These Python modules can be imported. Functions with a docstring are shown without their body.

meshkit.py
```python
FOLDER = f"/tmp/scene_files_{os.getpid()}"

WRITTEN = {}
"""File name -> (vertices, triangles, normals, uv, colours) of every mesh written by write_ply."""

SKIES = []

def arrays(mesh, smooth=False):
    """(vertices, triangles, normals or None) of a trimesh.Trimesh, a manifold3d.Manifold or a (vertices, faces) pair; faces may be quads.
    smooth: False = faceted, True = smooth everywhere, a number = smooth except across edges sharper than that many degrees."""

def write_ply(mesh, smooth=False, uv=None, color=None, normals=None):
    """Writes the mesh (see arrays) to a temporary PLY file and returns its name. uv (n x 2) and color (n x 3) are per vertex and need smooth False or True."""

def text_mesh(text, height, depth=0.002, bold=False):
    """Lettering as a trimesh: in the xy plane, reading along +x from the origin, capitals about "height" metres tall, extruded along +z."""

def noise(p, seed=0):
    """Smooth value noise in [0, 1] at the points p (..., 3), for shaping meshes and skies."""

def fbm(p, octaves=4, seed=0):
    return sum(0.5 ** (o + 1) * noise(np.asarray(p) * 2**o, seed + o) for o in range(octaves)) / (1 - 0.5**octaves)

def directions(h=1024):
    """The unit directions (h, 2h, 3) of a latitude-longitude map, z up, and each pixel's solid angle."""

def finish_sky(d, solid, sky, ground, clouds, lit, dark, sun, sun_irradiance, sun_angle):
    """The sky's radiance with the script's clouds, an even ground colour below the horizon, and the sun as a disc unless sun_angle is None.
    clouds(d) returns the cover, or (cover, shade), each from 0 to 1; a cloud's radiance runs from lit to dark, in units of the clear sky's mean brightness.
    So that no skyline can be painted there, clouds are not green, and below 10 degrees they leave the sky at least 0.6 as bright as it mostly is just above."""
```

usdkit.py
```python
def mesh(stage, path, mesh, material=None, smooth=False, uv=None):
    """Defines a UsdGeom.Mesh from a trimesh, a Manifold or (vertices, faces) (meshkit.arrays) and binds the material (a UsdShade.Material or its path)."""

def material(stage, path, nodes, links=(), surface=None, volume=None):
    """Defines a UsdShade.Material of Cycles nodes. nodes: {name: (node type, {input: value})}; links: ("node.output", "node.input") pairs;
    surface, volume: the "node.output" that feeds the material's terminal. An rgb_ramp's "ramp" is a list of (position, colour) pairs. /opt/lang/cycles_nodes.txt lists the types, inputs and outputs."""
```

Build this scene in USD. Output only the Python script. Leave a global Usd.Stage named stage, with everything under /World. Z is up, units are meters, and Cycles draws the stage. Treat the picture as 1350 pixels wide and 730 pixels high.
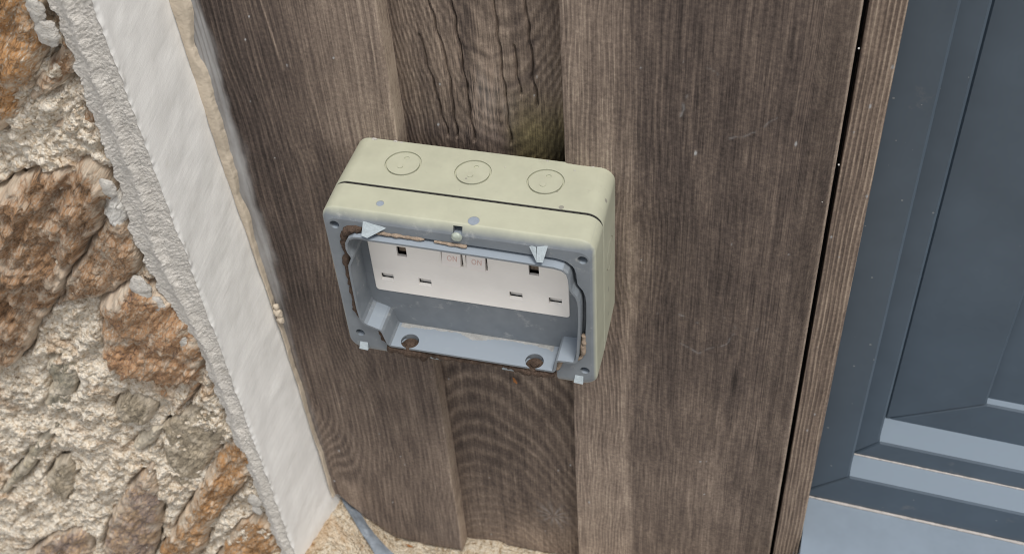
import math, random
import numpy as np, trimesh, manifold3d, shapely
import shapely.geometry as sg
from scipy.spatial import Delaunay, cKDTree
from pxr import Usd, UsdGeom, UsdLux, UsdShade, Sdf, Gf
import usdkit, meshkit
from meshkit import fbm, noise

stage = Usd.Stage.CreateInMemory()
UsdGeom.SetStageUpAxis(stage, UsdGeom.Tokens.z)
UsdGeom.SetStageMetersPerUnit(stage, 1.0)
stage.DefinePrim('/World', 'Xform')
Z0 = 0.80                       # height of the middle of the socket box above the ground; all lengths below are metres from that middle

# ------------------------------------------------------------------ camera
CAM = np.array([0.1687, -0.5035, 0.5241])
RIGHT, DOWN, FWD = np.array([[0.9688, 0.2416, -0.0560], [0.1401, -0.7194, -0.6803], [-0.2046, 0.6512, -0.7308]])
cam = UsdGeom.Camera.Define(stage, '/World/camera')
m = Gf.Matrix4d(1.0)
for i, v in enumerate((RIGHT, -DOWN, -FWD, CAM + [0, 0, Z0])):
    m.SetRow(i, Gf.Vec4d(float(v[0]), float(v[1]), float(v[2]), 1.0 if i == 3 else 0.0))
m.Orthonormalize()
cam.AddTransformOp().Set(m)
cam.CreateHorizontalApertureAttr(36.0)
cam.CreateVerticalApertureAttr(36.0 * 553 / 1024)
cam.CreateFocalLengthAttr(36.0 * 1706.0 / 1350)
cam.CreateClippingRangeAttr(Gf.Vec2f(0.02, 200.0))
cam.CreateFStopAttr(16.0)
cam.CreateFocusDistanceAttr(0.68)
EXPOSURE = 0.82
cam.CreateExposureAttr(EXPOSURE)

# ------------------------------------------------------------------ sky and veiled sun
SUN = np.array([0.26, -0.27, 0.93]); SUN /= np.linalg.norm(SUN)
ELEV, ROT = math.asin(SUN[2]), math.atan2(SUN[0], SUN[1])
sky_mat = usdkit.material(stage, '/World/Looks/sky', {
    'sky': ('sky_texture', {'sky_type': 'single_scattering', 'sun_disc': False, 'sun_elevation': ELEV, 'sun_rotation': ROT, 'aerosol_density': 2.0}),
    'tc': ('texture_coordinate', {}),
    'n': ('noise_texture', {'scale': 2.2, 'detail': 6.0, 'roughness': 0.55}),
    'r': ('map_range', {'from_min': 0.36, 'from_max': 0.6, 'to_min': 0.55, 'to_max': 0.95, 'clamp': True}),
    'sz': ('separate_xyz', {}), 'cie': ('map_range', {'from_min': 0.0, 'from_max': 1.0, 'to_min': 0.333, 'to_max': 1.0, 'clamp': True}),
    'cl': ('vector_math', {'math_type': 'scale', 'vector1': (9.0, 9.1, 9.4)}),
    'mx': ('mix_color', {}),
    'bg': ('background_shader', {'strength': 0.08})},
    [('tc.generated', 'n.vector'), ('tc.generated', 'sz.vector'), ('sz.z', 'cie.value'), ('cie.result', 'cl.scale'), ('cl.vector', 'mx.b'), ('n.fac', 'r.value'), ('r.result', 'mx.fac'), ('sky.color', 'mx.a'), ('mx.result', 'bg.color')], surface='bg.background')
dome = UsdLux.DomeLight.Define(stage, '/World/sky')
UsdShade.MaterialBindingAPI.Apply(dome.GetPrim()).Bind(sky_mat)
dome.GetPrim().SetCustomDataByKey('label', 'bright overcast sky above the wall')
dome.GetPrim().SetCustomDataByKey('category', 'sky')
dome.GetPrim().SetCustomDataByKey('kind', 'structure')
sun = UsdLux.DistantLight.Define(stage, '/World/sun')
sun.CreateIntensityAttr(0.40); sun.CreateAngleAttr(17.0); sun.CreateColorAttr(Gf.Vec3f(1.0, 0.965, 0.91))
sun.GetPrim().CreateAttribute('inputs:normalize', Sdf.ValueTypeNames.Bool).Set(True)
zz = SUN; xx = np.cross([0, 0, 1.0], zz); xx /= np.linalg.norm(xx); yy = np.cross(zz, xx)
ms = Gf.Matrix4d(1.0)
for i, v in enumerate((xx, yy, zz)):
    ms.SetRow(i, Gf.Vec4d(*map(float, v), 0.0))
sun.AddTransformOp().Set(ms)

# ------------------------------------------------------------------ helpers
used = set()
def path_for(parent, name):
    p, k = f'{parent}/{name}', 0
    while p in used:
        k += 1
        p = f'{parent}/{name}_{k:03d}'
    used.add(p)
    return p

def tag(prim, label=None, category=None, group=None, kind=None):
    for k, v in (('label', label), ('category', category), ('group', group), ('kind', kind)):
        if v:
            prim.SetCustomDataByKey(k, v)

LOC = {}
def thing(name, loc, label, category, kind=None, rotz=0.0):
    p = path_for('/World', name)
    x = UsdGeom.Xform.Define(stage, p)
    x.AddTranslateOp().Set(Gf.Vec3d(loc[0], loc[1], loc[2] + Z0))
    if rotz:
        x.AddRotateZOp().Set(math.degrees(rotz))
    tag(x.GetPrim(), label, category, kind=kind)
    LOC[p] = (np.array(loc, float), rotz)
    return p

def part(parent, name, mesh, mat, smooth=False, label=None, kind=None, primvar=None, local=False):
    """mesh in wall coordinates (local=False) or already in its thing's own coordinates"""
    root = '/'.join(parent.split('/')[:3])
    p = path_for(parent, name)
    v, f, n = meshkit.arrays(mesh, smooth)
    if not local:
        v = v - LOC[root][0]
    g = usdkit.mesh(stage, p, trimesh.Trimesh(v, f, process=False), mat, smooth=False)
    if n is not None:
        from pxr import Vt
        g.CreateNormalsAttr(Vt.Vec3fArray.FromNumpy(n.astype(np.float32))); g.SetNormalsInterpolation('vertex')
    if primvar is not None:
        from pxr import Vt
        for nm, a in primvar.items():
            UsdGeom.PrimvarsAPI(g).CreatePrimvar(nm, Sdf.ValueTypeNames.Color3fArray, 'vertex').Set(Vt.Vec3fArray.FromNumpy(np.asarray(a, np.float32)))
    tag(g.GetPrim(), label, kind=kind)
    return p

def P3(x, y, z):
    return np.stack(np.broadcast_arrays(x, y, z), -1)

def sstep(a, b, x):
    t = np.clip((np.asarray(x, float) - a) / (b - a), 0, 1)
    return t * t * (3 - 2 * t)

def grid_mesh(X, Y, Z):
    """rows upward, columns to the right, seen from -y"""
    R, C = X.shape
    i = np.arange(R * C).reshape(R, C)
    a, b, c, d = i[:-1, :-1].ravel(), i[:-1, 1:].ravel(), i[1:, 1:].ravel(), i[1:, :-1].ravel()
    return np.stack([X.ravel(), Y.ravel(), Z.ravel()], 1), np.vstack([np.stack([a, b, c], 1), np.stack([a, c, d], 1)])

def seg_dist(px, pz, A, B):
    A, B = np.asarray(A, float), np.asarray(B, float)
    d = B - A; t = np.clip(((px - A[0]) * d[0] + (pz - A[1]) * d[1]) / (d @ d), 0, 1)
    return np.hypot(px - A[0] - t * d[0], pz - A[1] - t * d[1])

def poly_dist(px, pz, pts):
    return np.min([seg_dist(px, pz, a, b) for a, b in zip(pts[:-1], pts[1:])], 0)

M = {}
def mat(name, nodes, links, surface='p.BSDF'):
    M[name] = usdkit.material(stage, '/World/Looks/' + name, nodes, links, surface=surface)
    return M[name]

# ------------------------------------------------------------------ materials
def wood_material(name, tint, ring_amt=0.22, warp=0.35):
    mat(name, {
        'tc': ('texture_coordinate', {}), 'at': ('attribute', {'attribute': 'wood'}), 's': ('separate_xyz', {}), 'at2': ('attribute', {'attribute': 'woodb'}), 's2': ('separate_xyz', {}), 'rs': ('math', {'math_type': 'multiply'}), 'rsc': ('math', {'math_type': 'subtract', 'value2': 0.42}),
        'mf': ('mapping', {'scale': (1250, 1250, 30)}), 'nf': ('noise_texture', {'scale': 1.0, 'detail': 4.0, 'roughness': 0.6}),
        'mg': ('mapping', {'scale': (420, 420, 12)}), 'ng': ('noise_texture', {'scale': 1.0, 'detail': 3.0}),
        'mb': ('mapping', {'scale': (60, 60, 24)}), 'nb': ('noise_texture', {'scale': 1.0, 'detail': 5.0, 'roughness': 0.65}),
        'ns': ('noise_texture', {'scale': 480.0, 'detail': 5.0, 'roughness': 0.75}),
        'rw': ('math', {'math_type': 'multiply_add', 'value2': warp}),
        'ph': ('math', {'math_type': 'multiply', 'value2': 6.28318}), 'sn': ('math', {'math_type': 'sine'}),
        'rv': ('map_range', {'from_min': -1.0, 'from_max': 1.0}), 'rp': ('math', {'math_type': 'power', 'value2': 1.5}),
        'a1': ('math', {'math_type': 'multiply_add', 'value2': ring_amt}),
        'a2': ('math', {'math_type': 'multiply_add', 'value2': 0.85}),
        'a3': ('math', {'math_type': 'multiply_add', 'value2': 0.40}),
        'a4': ('math', {'math_type': 'multiply_add', 'value2': 0.55}),
        'a5': ('math', {'math_type': 'multiply_add', 'value2': 0.85}),
        'off': ('math', {'math_type': 'subtract', 'value2': 1.23}),
        'cr': ('rgb_ramp', {'ramp': [(0.0, (0.030, 0.024, 0.021)), (0.25, (0.074, 0.059, 0.052)), (0.5, (0.140, 0.112, 0.093)), (0.75, (0.245, 0.200, 0.163)), (1.0, (0.40, 0.34, 0.275))]}),
        'tn0': ('mix_color', {'blend_type': 'multiply', 'fac': 1.0, 'b': tint}), 'tg': ('mix_color', {'blend_type': 'multiply', 'b': (0.93, 1.0, 0.58)}), 'tp': ('mix_color', {'b': (0.34, 0.255, 0.20)}), 'tpf': ('math', {'math_type': 'multiply', 'use_clamp': True}), 'tpn': ('map_range', {'from_min': 0.42, 'from_max': 0.62, 'clamp': True}),
        'pv': ('math', {'math_type': 'multiply_add', 'value2': 1.4, 'value3': -0.62}),
        'pf': ('math', {'math_type': 'multiply_add', 'use_clamp': True, 'value2': 1.6}),
        'pz': ('math', {'math_type': 'multiply', 'use_clamp': True}), 'pz2': ('math', {'math_type': 'multiply', 'value2': 3.0, 'use_clamp': True}),
        'pm': ('mix_color', {'b': (0.36, 0.355, 0.35)}),
        'h1': ('math', {'math_type': 'multiply_add', 'value2': 0.55}), 'h2': ('math', {'math_type': 'multiply', 'value2': 0.6}),
        'bp': ('bump', {'strength': 0.75, 'distance': 0.0009}),
        'p': ('principled_bsdf', {'roughness': 0.82, 'specular_ior_level': 0.25})},
        [('at.vector', 's.vector'), ('tc.object', 'mf.vector'), ('mf.vector', 'nf.vector'), ('tc.object', 'mg.vector'), ('mg.vector', 'ng.vector'),
         ('tc.object', 'mb.vector'), ('mb.vector', 'nb.vector'), ('tc.object', 'ns.vector'),
         ('ng.fac', 'rw.value1'), ('s.x', 'rw.value3'), ('rw.value', 'ph.value1'), ('ph.value', 'sn.value1'), ('sn.value', 'rv.value'), ('rv.result', 'rp.value1'), ('at2.vector', 's2.vector'), ('rp.value', 'rsc.value1'), ('rsc.value', 'rs.value1'), ('s2.x', 'rs.value2'),
         ('rs.value', 'a1.value1'), ('s.y', 'a1.value3'), ('nf.fac', 'a2.value1'), ('a1.value', 'a2.value3'), ('ng.fac', 'a3.value1'), ('a2.value', 'a3.value3'),
         ('nb.fac', 'a4.value1'), ('a3.value', 'a4.value3'), ('ns.fac', 'a5.value1'), ('a4.value', 'a5.value3'), ('a5.value', 'off.value1'), ('off.value', 'cr.fac'),
         ('cr.color', 'tn0.a'), ('tn0.result', 'tg.a'), ('s2.y', 'tg.fac'), ('tg.result', 'tp.a'), ('nf.fac', 'tpn.value'), ('tpn.result', 'tpf.value1'), ('s2.z', 'tpf.value2'), ('tpf.value', 'tp.fac'),
         ('nb.fac', 'pv.value1'), ('s.z', 'pf.value1'), ('pv.value', 'pf.value3'), ('s.z', 'pz2.value1'), ('pf.value', 'pz.value1'), ('pz2.value', 'pz.value2'), ('pz.value', 'pm.fac'), ('tp.result', 'pm.a'), ('pm.result', 'p.base_color'),
         ('nf.fac', 'h2.value1'), ('rs.value', 'h1.value1'), ('h2.value', 'h1.value3'), ('h1.value', 'bp.height'), ('bp.normal', 'p.normal')])

wood_material('weathered_wood', (1.02, 0.965, 0.935), 0.22)
wood_material('weathered_wood_ringed', (1.02, 0.965, 0.925), 0.24, 0.3)
wood_material('weathered_wood_ridged', (1.05, 0.975, 0.92), 0.34, 0.25)

def stone_material(name, ramp, smear=0.5):
    mat(name, {
        'at': ('attribute', {'attribute': 'bed'}),
        'rim': ('attribute', {'attribute': 'rim'}), 'rs': ('separate_xyz', {}), 'rm': ('math', {'math_type': 'multiply_add', 'value2': 0.22}),
        'm5': ('mapping', {'scale': (55, 170, 90)}), 'v5': ('voronoi_texture', {'scale': 1.0, 'feature': 'distance_to_edge', 'detail': 2.0}), 'r5': ('map_range', {'from_min': 0.0, 'from_max': 0.07, 'to_min': 0.38, 'to_max': 1.0, 'clamp': True}), 'x5': ('mix_color', {'blend_type': 'multiply', 'fac': 0.55}), 'h5': ('math', {'math_type': 'multiply_add', 'value2': 0.8}),
        'dv': ('vector_math', {'math_type': 'scale', 'scale': 0.016}), 'da': ('vector_math', {'math_type': 'add'}),
        'm1': ('mapping', {'scale': (85, 330, 90)}), 'n1': ('noise_texture', {'scale': 1.0, 'detail': 6.0, 'roughness': 0.62, 'distortion': 0.6}),
        'm2': ('mapping', {'scale': (42, 70, 90)}), 'n2': ('noise_texture', {'scale': 1.0, 'detail': 6.0, 'roughness': 0.65}),
        'm3': ('mapping', {'scale': (520, 950, 900)}), 'n3': ('noise_texture', {'scale': 1.0, 'detail': 3.0, 'roughness': 0.7}),
        'a': ('math', {'math_type': 'multiply_add', 'value2': 0.75, 'value3': -0.80}), 'b': ('math', {'math_type': 'multiply_add', 'value2': 0.75}),
        'c': ('math', {'math_type': 'multiply_add', 'value2': 1.2}),
        'cr': ('rgb_ramp', {'ramp': ramp}),
        'm4': ('mapping', {'scale': (50, 60, 60), 'location': (7.3, 2.1, 0)}), 'n4': ('noise_texture', {'scale': 1.0, 'detail': 7.0, 'roughness': 0.72}),
        'sr': ('map_range', {'from_min': 0.565, 'from_max': 0.66, 'to_max': smear, 'clamp': True}),
        'sm': ('mix_color', {'b': (0.60, 0.53, 0.43)}),
        'h': ('math', {'math_type': 'multiply_add', 'value2': 0.5}),
        'bp': ('bump', {'strength': 0.8, 'distance': 0.0010}),
        'p': ('principled_bsdf', {'roughness': 0.78, 'specular_ior_level': 0.3})},
        [('at.vector', f'm{k}.vector') for k in (1, 2, 3, 4)] + [(f'm{k}.vector', f'n{k}.vector') for k in (1, 2, 3, 4)] +
        [('n1.fac', 'a.value1'), ('n2.fac', 'b.value1'), ('a.value', 'b.value3'), ('n3.fac', 'c.value1'), ('b.value', 'c.value3'), ('c.value', 'cr.fac'),
         ('rim.vector', 'rs.vector'), ('rs.x', 'rm.value1'), ('n4.fac', 'rm.value3'), ('rm.value', 'sr.value'), ('sr.result', 'sm.fac'), ('n2.color', 'dv.vector1'), ('at.vector', 'da.vector1'), ('dv.vector', 'da.vector2'), ('da.vector', 'm5.vector'), ('m5.vector', 'v5.vector'), ('v5.distance', 'r5.value'), ('cr.color', 'x5.a'), ('r5.result', 'x5.b'), ('x5.result', 'sm.a'), ('sm.result', 'p.base_color'),
         ('n3.fac', 'h.value1'), ('n1.fac', 'h.value3'), ('r5.result', 'h5.value1'), ('h.value', 'h5.value3'), ('h5.value', 'bp.height'), ('bp.normal', 'p.normal')])

stone_material('rust_stone', [(0.12, (0.075, 0.048, 0.03)), (0.34, (0.23, 0.13, 0.065)), (0.50, (0.42, 0.22, 0.085)), (0.64, (0.34, 0.245, 0.165)), (0.85, (0.62, 0.52, 0.40))], 0.6)
stone_material('brown_stone', [(0.15, (0.065, 0.044, 0.030)), (0.34, (0.165, 0.105, 0.066)), (0.48, (0.31, 0.175, 0.085)), (0.62, (0.30, 0.215, 0.15)), (0.88, (0.48, 0.40, 0.30))], 0.45)
stone_material('red_stone', [(0.15, (0.085, 0.058, 0.044)), (0.34, (0.215, 0.14, 0.10)), (0.50, (0.38, 0.205, 0.095)), (0.68, (0.36, 0.265, 0.185)), (0.9, (0.54, 0.46, 0.37))], 0.65)
stone_material('grey_stone', [(0.15, (0.09, 0.078, 0.06)), (0.4, (0.24, 0.20, 0.145)), (0.6, (0.39, 0.325, 0.235)), (0.9, (0.56, 0.48, 0.37))], 0.45)
stone_material('green_stone', [(0.15, (0.09, 0.09, 0.08)), (0.4, (0.22, 0.205, 0.165)), (0.6, (0.36, 0.32, 0.24)), (0.9, (0.52, 0.42, 0.28))], 0.5)
stone_material('purple_stone', [(0.15, (0.09, 0.072, 0.062)), (0.38, (0.21, 0.165, 0.145)), (0.55, (0.33, 0.245, 0.19)), (0.68, (0.42, 0.27, 0.14)), (0.9, (0.56, 0.49, 0.41))], 0.45)
stone_material('pale_stone', [(0.15, (0.30, 0.28, 0.25)), (0.4, (0.52, 0.50, 0.46)), (0.6, (0.68, 0.66, 0.62)), (0.9, (0.8, 0.79, 0.76))], 0.2)

def mortar_material(name, tone):
    mat(name, {
        'tc': ('texture_coordinate', {}),
        'w': ('noise_texture', {'scale': 160.0, 'detail': 4.0}), 'wd': ('vector_math', {'math_type': 'scale', 'scale': 0.004}), 'ad': ('vector_math', {'math_type': 'add'}),
        'v': ('voronoi_texture', {'scale': 470.0}), 'v2': ('voronoi_texture', {'scale': 300.0}), 'sc': ('separate_color', {}), 'sc2': ('separate_color', {}),
        'n': ('noise_texture', {'scale': 26.0, 'detail': 8.0, 'roughness': 0.68}), 'n2': ('noise_texture', {'scale': 420.0, 'detail': 5.0, 'roughness': 0.75}),
        'a': ('math', {'math_type': 'multiply_add', 'value2': 0.36, 'value3': 0.085}), 'b': ('math', {'math_type': 'multiply_add', 'value2': 0.62}), 'c': ('math', {'math_type': 'multiply_add', 'value2': 0.50}), 'd0': ('math', {'math_type': 'multiply_add', 'value2': 0.18}), 'd': ('math', {'math_type': 'multiply_add', 'value2': -0.42}),
        'cr': ('rgb_ramp', {'ramp': [(0.18, (0.13, 0.09, 0.06)), (0.34, (0.38, 0.29, 0.205)), (0.48, (0.63, 0.54, 0.43)), (0.62, (0.80, 0.73, 0.63)), (0.85, (0.90, 0.87, 0.81))]}),
        'tn': ('mix_color', {'blend_type': 'multiply', 'fac': 1.0, 'b': tone}), 'nr': ('noise_texture', {'scale': 19.0, 'detail': 7.0, 'roughness': 0.7, 'distortion': 0.8}), 'rr': ('map_range', {'from_min': 0.54, 'from_max': 0.68, 'to_max': 0.7, 'clamp': True}), 'mr': ('mix_color', {'blend_type': 'multiply', 'b': (0.66, 0.46, 0.29)}),
        'h': ('math', {'math_type': 'multiply_add', 'value2': -0.7}),
        'bp': ('bump', {'strength': 1.0, 'distance': 0.0028}),
        'p': ('principled_bsdf', {'roughness': 0.9, 'specular_ior_level': 0.2})},
        [('tc.object', 'w.vector'), ('w.color', 'wd.vector1'), ('wd.vector', 'ad.vector1'), ('tc.object', 'ad.vector2'), ('ad.vector', 'v.vector'), ('ad.vector', 'v2.vector'),
         ('tc.object', 'n.vector'), ('tc.object', 'n2.vector'), ('v.color', 'sc.color'), ('v2.color', 'sc2.color'),
         ('sc.r', 'a.value1'), ('n.fac', 'b.value1'), ('a.value', 'b.value3'), ('n2.fac', 'c.value1'), ('b.value', 'c.value3'), ('sc2.r', 'd0.value1'), ('c.value', 'd0.value3'), ('v.distance', 'd.value1'), ('d0.value', 'd.value3'), ('d.value', 'cr.fac'),
         ('cr.color', 'tn.a'), ('tc.object', 'nr.vector'), ('nr.fac', 'rr.value'), ('rr.result', 'mr.fac'), ('tn.result', 'mr.a'), ('mr.result', 'p.base_color'), ('v.distance', 'h.value1'), ('n2.fac', 'h.value3'), ('h.value', 'bp.height'), ('bp.normal', 'p.normal')])
mortar_material('sandy_mortar', (1.0, 0.945, 0.865))
mortar_material('ledge_mortar', (0.84, 0.77, 0.66))

def plain(name, col, rough=0.6, spec=0.4, var=0.12, scale=60.0, bump=0.25, dist=0.0006, dirt=None, dirt_lo=0.62, bscale=500.0, specks=None, speck_scale=120.0, toplight_tint=None):
    """a base colour with gentle uneven tone, fine relief and, if given, patches of dirt"""
    lo, hi = tuple(c * (1 - var) for c in col), tuple(min(0.95, c * (1 + var)) for c in col)
    nodes = {'tc': ('texture_coordinate', {}), 'n': ('noise_texture', {'scale': scale, 'detail': 6.0, 'roughness': 0.65}),
             'cr': ('rgb_ramp', {'ramp': [(0.3, lo), (0.7, hi)]}),
             'nb': ('noise_texture', {'scale': bscale, 'detail': 4.0, 'roughness': 0.6}), 'bp': ('bump', {'strength': bump, 'distance': dist}),
             'p': ('principled_bsdf', {'roughness': rough, 'specular_ior_level': spec})}
    links = [('tc.object', 'n.vector'), ('n.fac', 'cr.fac'), ('tc.object', 'nb.vector'), ('nb.fac', 'bp.height'), ('bp.normal', 'p.normal')]
    if dirt:
        nodes.update({'nd': ('noise_texture', {'scale': scale * 1.7, 'detail': 8.0, 'roughness': 0.72}), 'rd': ('map_range', {'from_min': dirt_lo, 'from_max': dirt_lo + 0.1, 'to_max': 0.75, 'clamp': True}), 'md': ('mix_color', {'b': dirt})})
        links += [('tc.object', 'nd.vector'), ('nd.fac', 'rd.value'), ('rd.result', 'md.fac'), ('cr.color', 'md.a')]
        out = 'md.result'
    else:
        out = 'cr.color'
    if specks:
        nodes.update({'vs': ('voronoi_texture', {'scale': speck_scale}), 'vc': ('separate_color', {}), 'vr': ('math', {'math_type': 'multiply', 'value2': 0.16}), 'vm': ('math', {'math_type': 'less_than'}), 'vk': ('math', {'math_type': 'greater_than', 'value2': 0.62}), 'vx': ('math', {'math_type': 'multiply'}), 'vx2': ('math', {'math_type': 'multiply', 'value2': 0.75}), 'ms': ('mix_color', {'b': specks})})
        links += [('tc.object', 'vs.vector'), ('vs.color', 'vc.color'), ('vc.r', 'vr.value1'), ('vs.distance', 'vm.value1'), ('vr.value', 'vm.value2'), ('vc.g', 'vk.value1'), ('vm.value', 'vx.value1'), ('vk.value', 'vx.value2'), ('vx.value', 'vx2.value1'), ('vx2.value', 'ms.fac'), (out, 'ms.a')]
        out = 'ms.result'
    if toplight_tint:       # faces pointing up are mixed paler, light from above painted into the colour
        nodes.update({'ge': ('geometry', {}), 'gs': ('separate_xyz', {}), 'gn': ('map_range', {'from_min': 0.75, 'from_max': 0.95, 'clamp': True}), 'mc': ('mix_color', {'b': toplight_tint})})
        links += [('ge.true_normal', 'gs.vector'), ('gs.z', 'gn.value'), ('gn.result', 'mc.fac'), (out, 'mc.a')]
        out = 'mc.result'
    links.append((out, 'p.base_color'))
    return mat(name, nodes, links)

plain('sealant', (0.53, 0.455, 0.36), 0.6, 0.3, 0.14, 90, 0.5, 0.001, (0.28, 0.24, 0.20), 0.63)
plain('membrane', (0.18, 0.205, 0.235), 0.5, 0.4, 0.18, 120, 0.5, 0.001, (0.50, 0.45, 0.37), 0.60)
plain('box_plastic', (0.405, 0.408, 0.312), 0.55, 0.35, 0.08, 45, 0.15, 0.0004, (0.33, 0.32, 0.25), 0.62, specks=(0.20, 0.19, 0.17), speck_scale=95.0)
plain('white_plastic', (0.86, 0.82, 0.765), 0.35, 0.45, 0.04, 40, 0.08, 0.0003, (0.66, 0.60, 0.52), 0.70)
plain('switch_plastic', (0.86, 0.80, 0.75), 0.35, 0.45, 0.03, 60, 0.05, 0.0003)
plain('pink_print', (0.70, 0.49, 0.43), 0.6, 0.2, 0.1, 200, 0.0)
plain('brown_gasket', (0.088, 0.060, 0.044), 0.85, 0.2, 0.4, 260, 1.0, 0.0016, (0.17, 0.115, 0.08), 0.60, 1100)
plain('dry_gasket', (0.31, 0.24, 0.18), 0.8, 0.25, 0.25, 300, 0.9, 0.0012, (0.20, 0.13, 0.085), 0.62, 900)
plain('black_rubber', (0.018, 0.017, 0.016), 0.6, 0.3, 0.3, 200, 0.3)
plain('broken_plastic', (0.34, 0.385, 0.405), 0.6, 0.3, 0.12, 400, 0.6, 0.001)
plain('screw_head', (0.33, 0.365, 0.31), 0.35, 0.5, 0.15, 300, 0.4)
plain('blue_chip', (0.24, 0.275, 0.325), 0.6, 0.3, 0.12, 400, 0.3)
plain('spider_silk', (0.5, 0.48, 0.45), 0.9, 0.1, 0.1, 400, 0.0)
plain('door_paint', (0.064, 0.087, 0.112), 0.38, 0.5, 0.14, 14, 0.08, 0.0004, (0.15, 0.155, 0.16), 0.64, specks=(0.24, 0.25, 0.255), speck_scale=150.0, toplight_tint=(0.20, 0.245, 0.295))
plain('sill_paint', (0.19, 0.232, 0.28), 0.5, 0.4, 0.10, 22, 0.12, 0.0004, (0.30, 0.31, 0.31), 0.66)
plain('door_joint', (0.40, 0.37, 0.345), 0.7, 0.3, 0.2, 150, 0.6, 0.0008, (0.22, 0.21, 0.20), 0.55)
plain('rust_flake', (0.36, 0.15, 0.05), 0.8, 0.2, 0.3, 400, 0.3)
plain('dark_core', (0.03, 0.028, 0.026), 0.9, 0.1, 0.3, 60, 0.3)
plain('paving', (0.30, 0.285, 0.26), 0.9, 0.2, 0.2, 5, 0.5, 0.003)
plain('render_crumb', (0.50, 0.475, 0.435), 0.9, 0.2, 0.2, 200, 1.0, 0.0014, (0.38, 0.33, 0.27), 0.55, 900)
plain('dust', (0.335, 0.335, 0.325), 0.9, 0.1, 0.2, 300, 0.8, 0.0008, (0.33, 0.31, 0.28), 0.55, 1200)
plain('lichen_white', (0.74, 0.72, 0.67), 0.85, 0.2, 0.15, 200, 0.8, 0.001)

# trowelled render: smooth face with slanting float marks, and its rough torn edge
mat('smooth_render', {
    'tc': ('texture_coordinate', {}), 'm': ('mapping', {'rotation': (-0.34, 0, 0), 'scale': (1, 1, 1)}), 'm2': ('mapping', {'scale': (30, 14, 330)}),
    'n': ('noise_texture', {'scale': 1.0, 'detail': 4.0, 'roughness': 0.6}), 'nb': ('noise_texture', {'scale': 24.0, 'detail': 6.0, 'roughness': 0.65}),
    'nf': ('noise_texture', {'scale': 1300.0, 'detail': 3.0, 'roughness': 0.7}),
    'a': ('math', {'math_type': 'multiply_add', 'value2': 0.55}), 'cr': ('rgb_ramp', {'ramp': [(0.45, (0.70, 0.69, 0.665)), (0.75, (0.765, 0.755, 0.73)), (1.0, (0.815, 0.805, 0.78))]}),
    'st': ('map_range', {'from_min': 0.66, 'from_max': 0.76, 'to_max': 0.35, 'clamp': True}), 'ms': ('mix_color', {'b': (0.62, 0.56, 0.46)}), 'nst': ('noise_texture', {'scale': 30.0, 'detail': 5.0}),
    'h': ('math', {'math_type': 'multiply_add', 'value2': 0.9}), 'bp': ('bump', {'strength': 0.35, 'distance': 0.0005}),
    'p': ('principled_bsdf', {'roughness': 0.85, 'specular_ior_level': 0.2})},
    [('tc.object', 'm.vector'), ('m.vector', 'm2.vector'), ('m2.vector', 'n.vector'), ('tc.object', 'nb.vector'), ('tc.object', 'nf.vector'), ('tc.object', 'nst.vector'),
     ('n.fac', 'a.value1'), ('nb.fac', 'a.value3'), ('a.value', 'cr.fac'), ('nst.fac', 'st.value'), ('st.result', 'ms.fac'), ('cr.color', 'ms.a'), ('ms.result', 'p.base_color'),
     ('nf.fac', 'h.value1'), ('n.fac', 'h.value3'), ('h.value', 'bp.height'), ('bp.normal', 'p.normal')])
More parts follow.
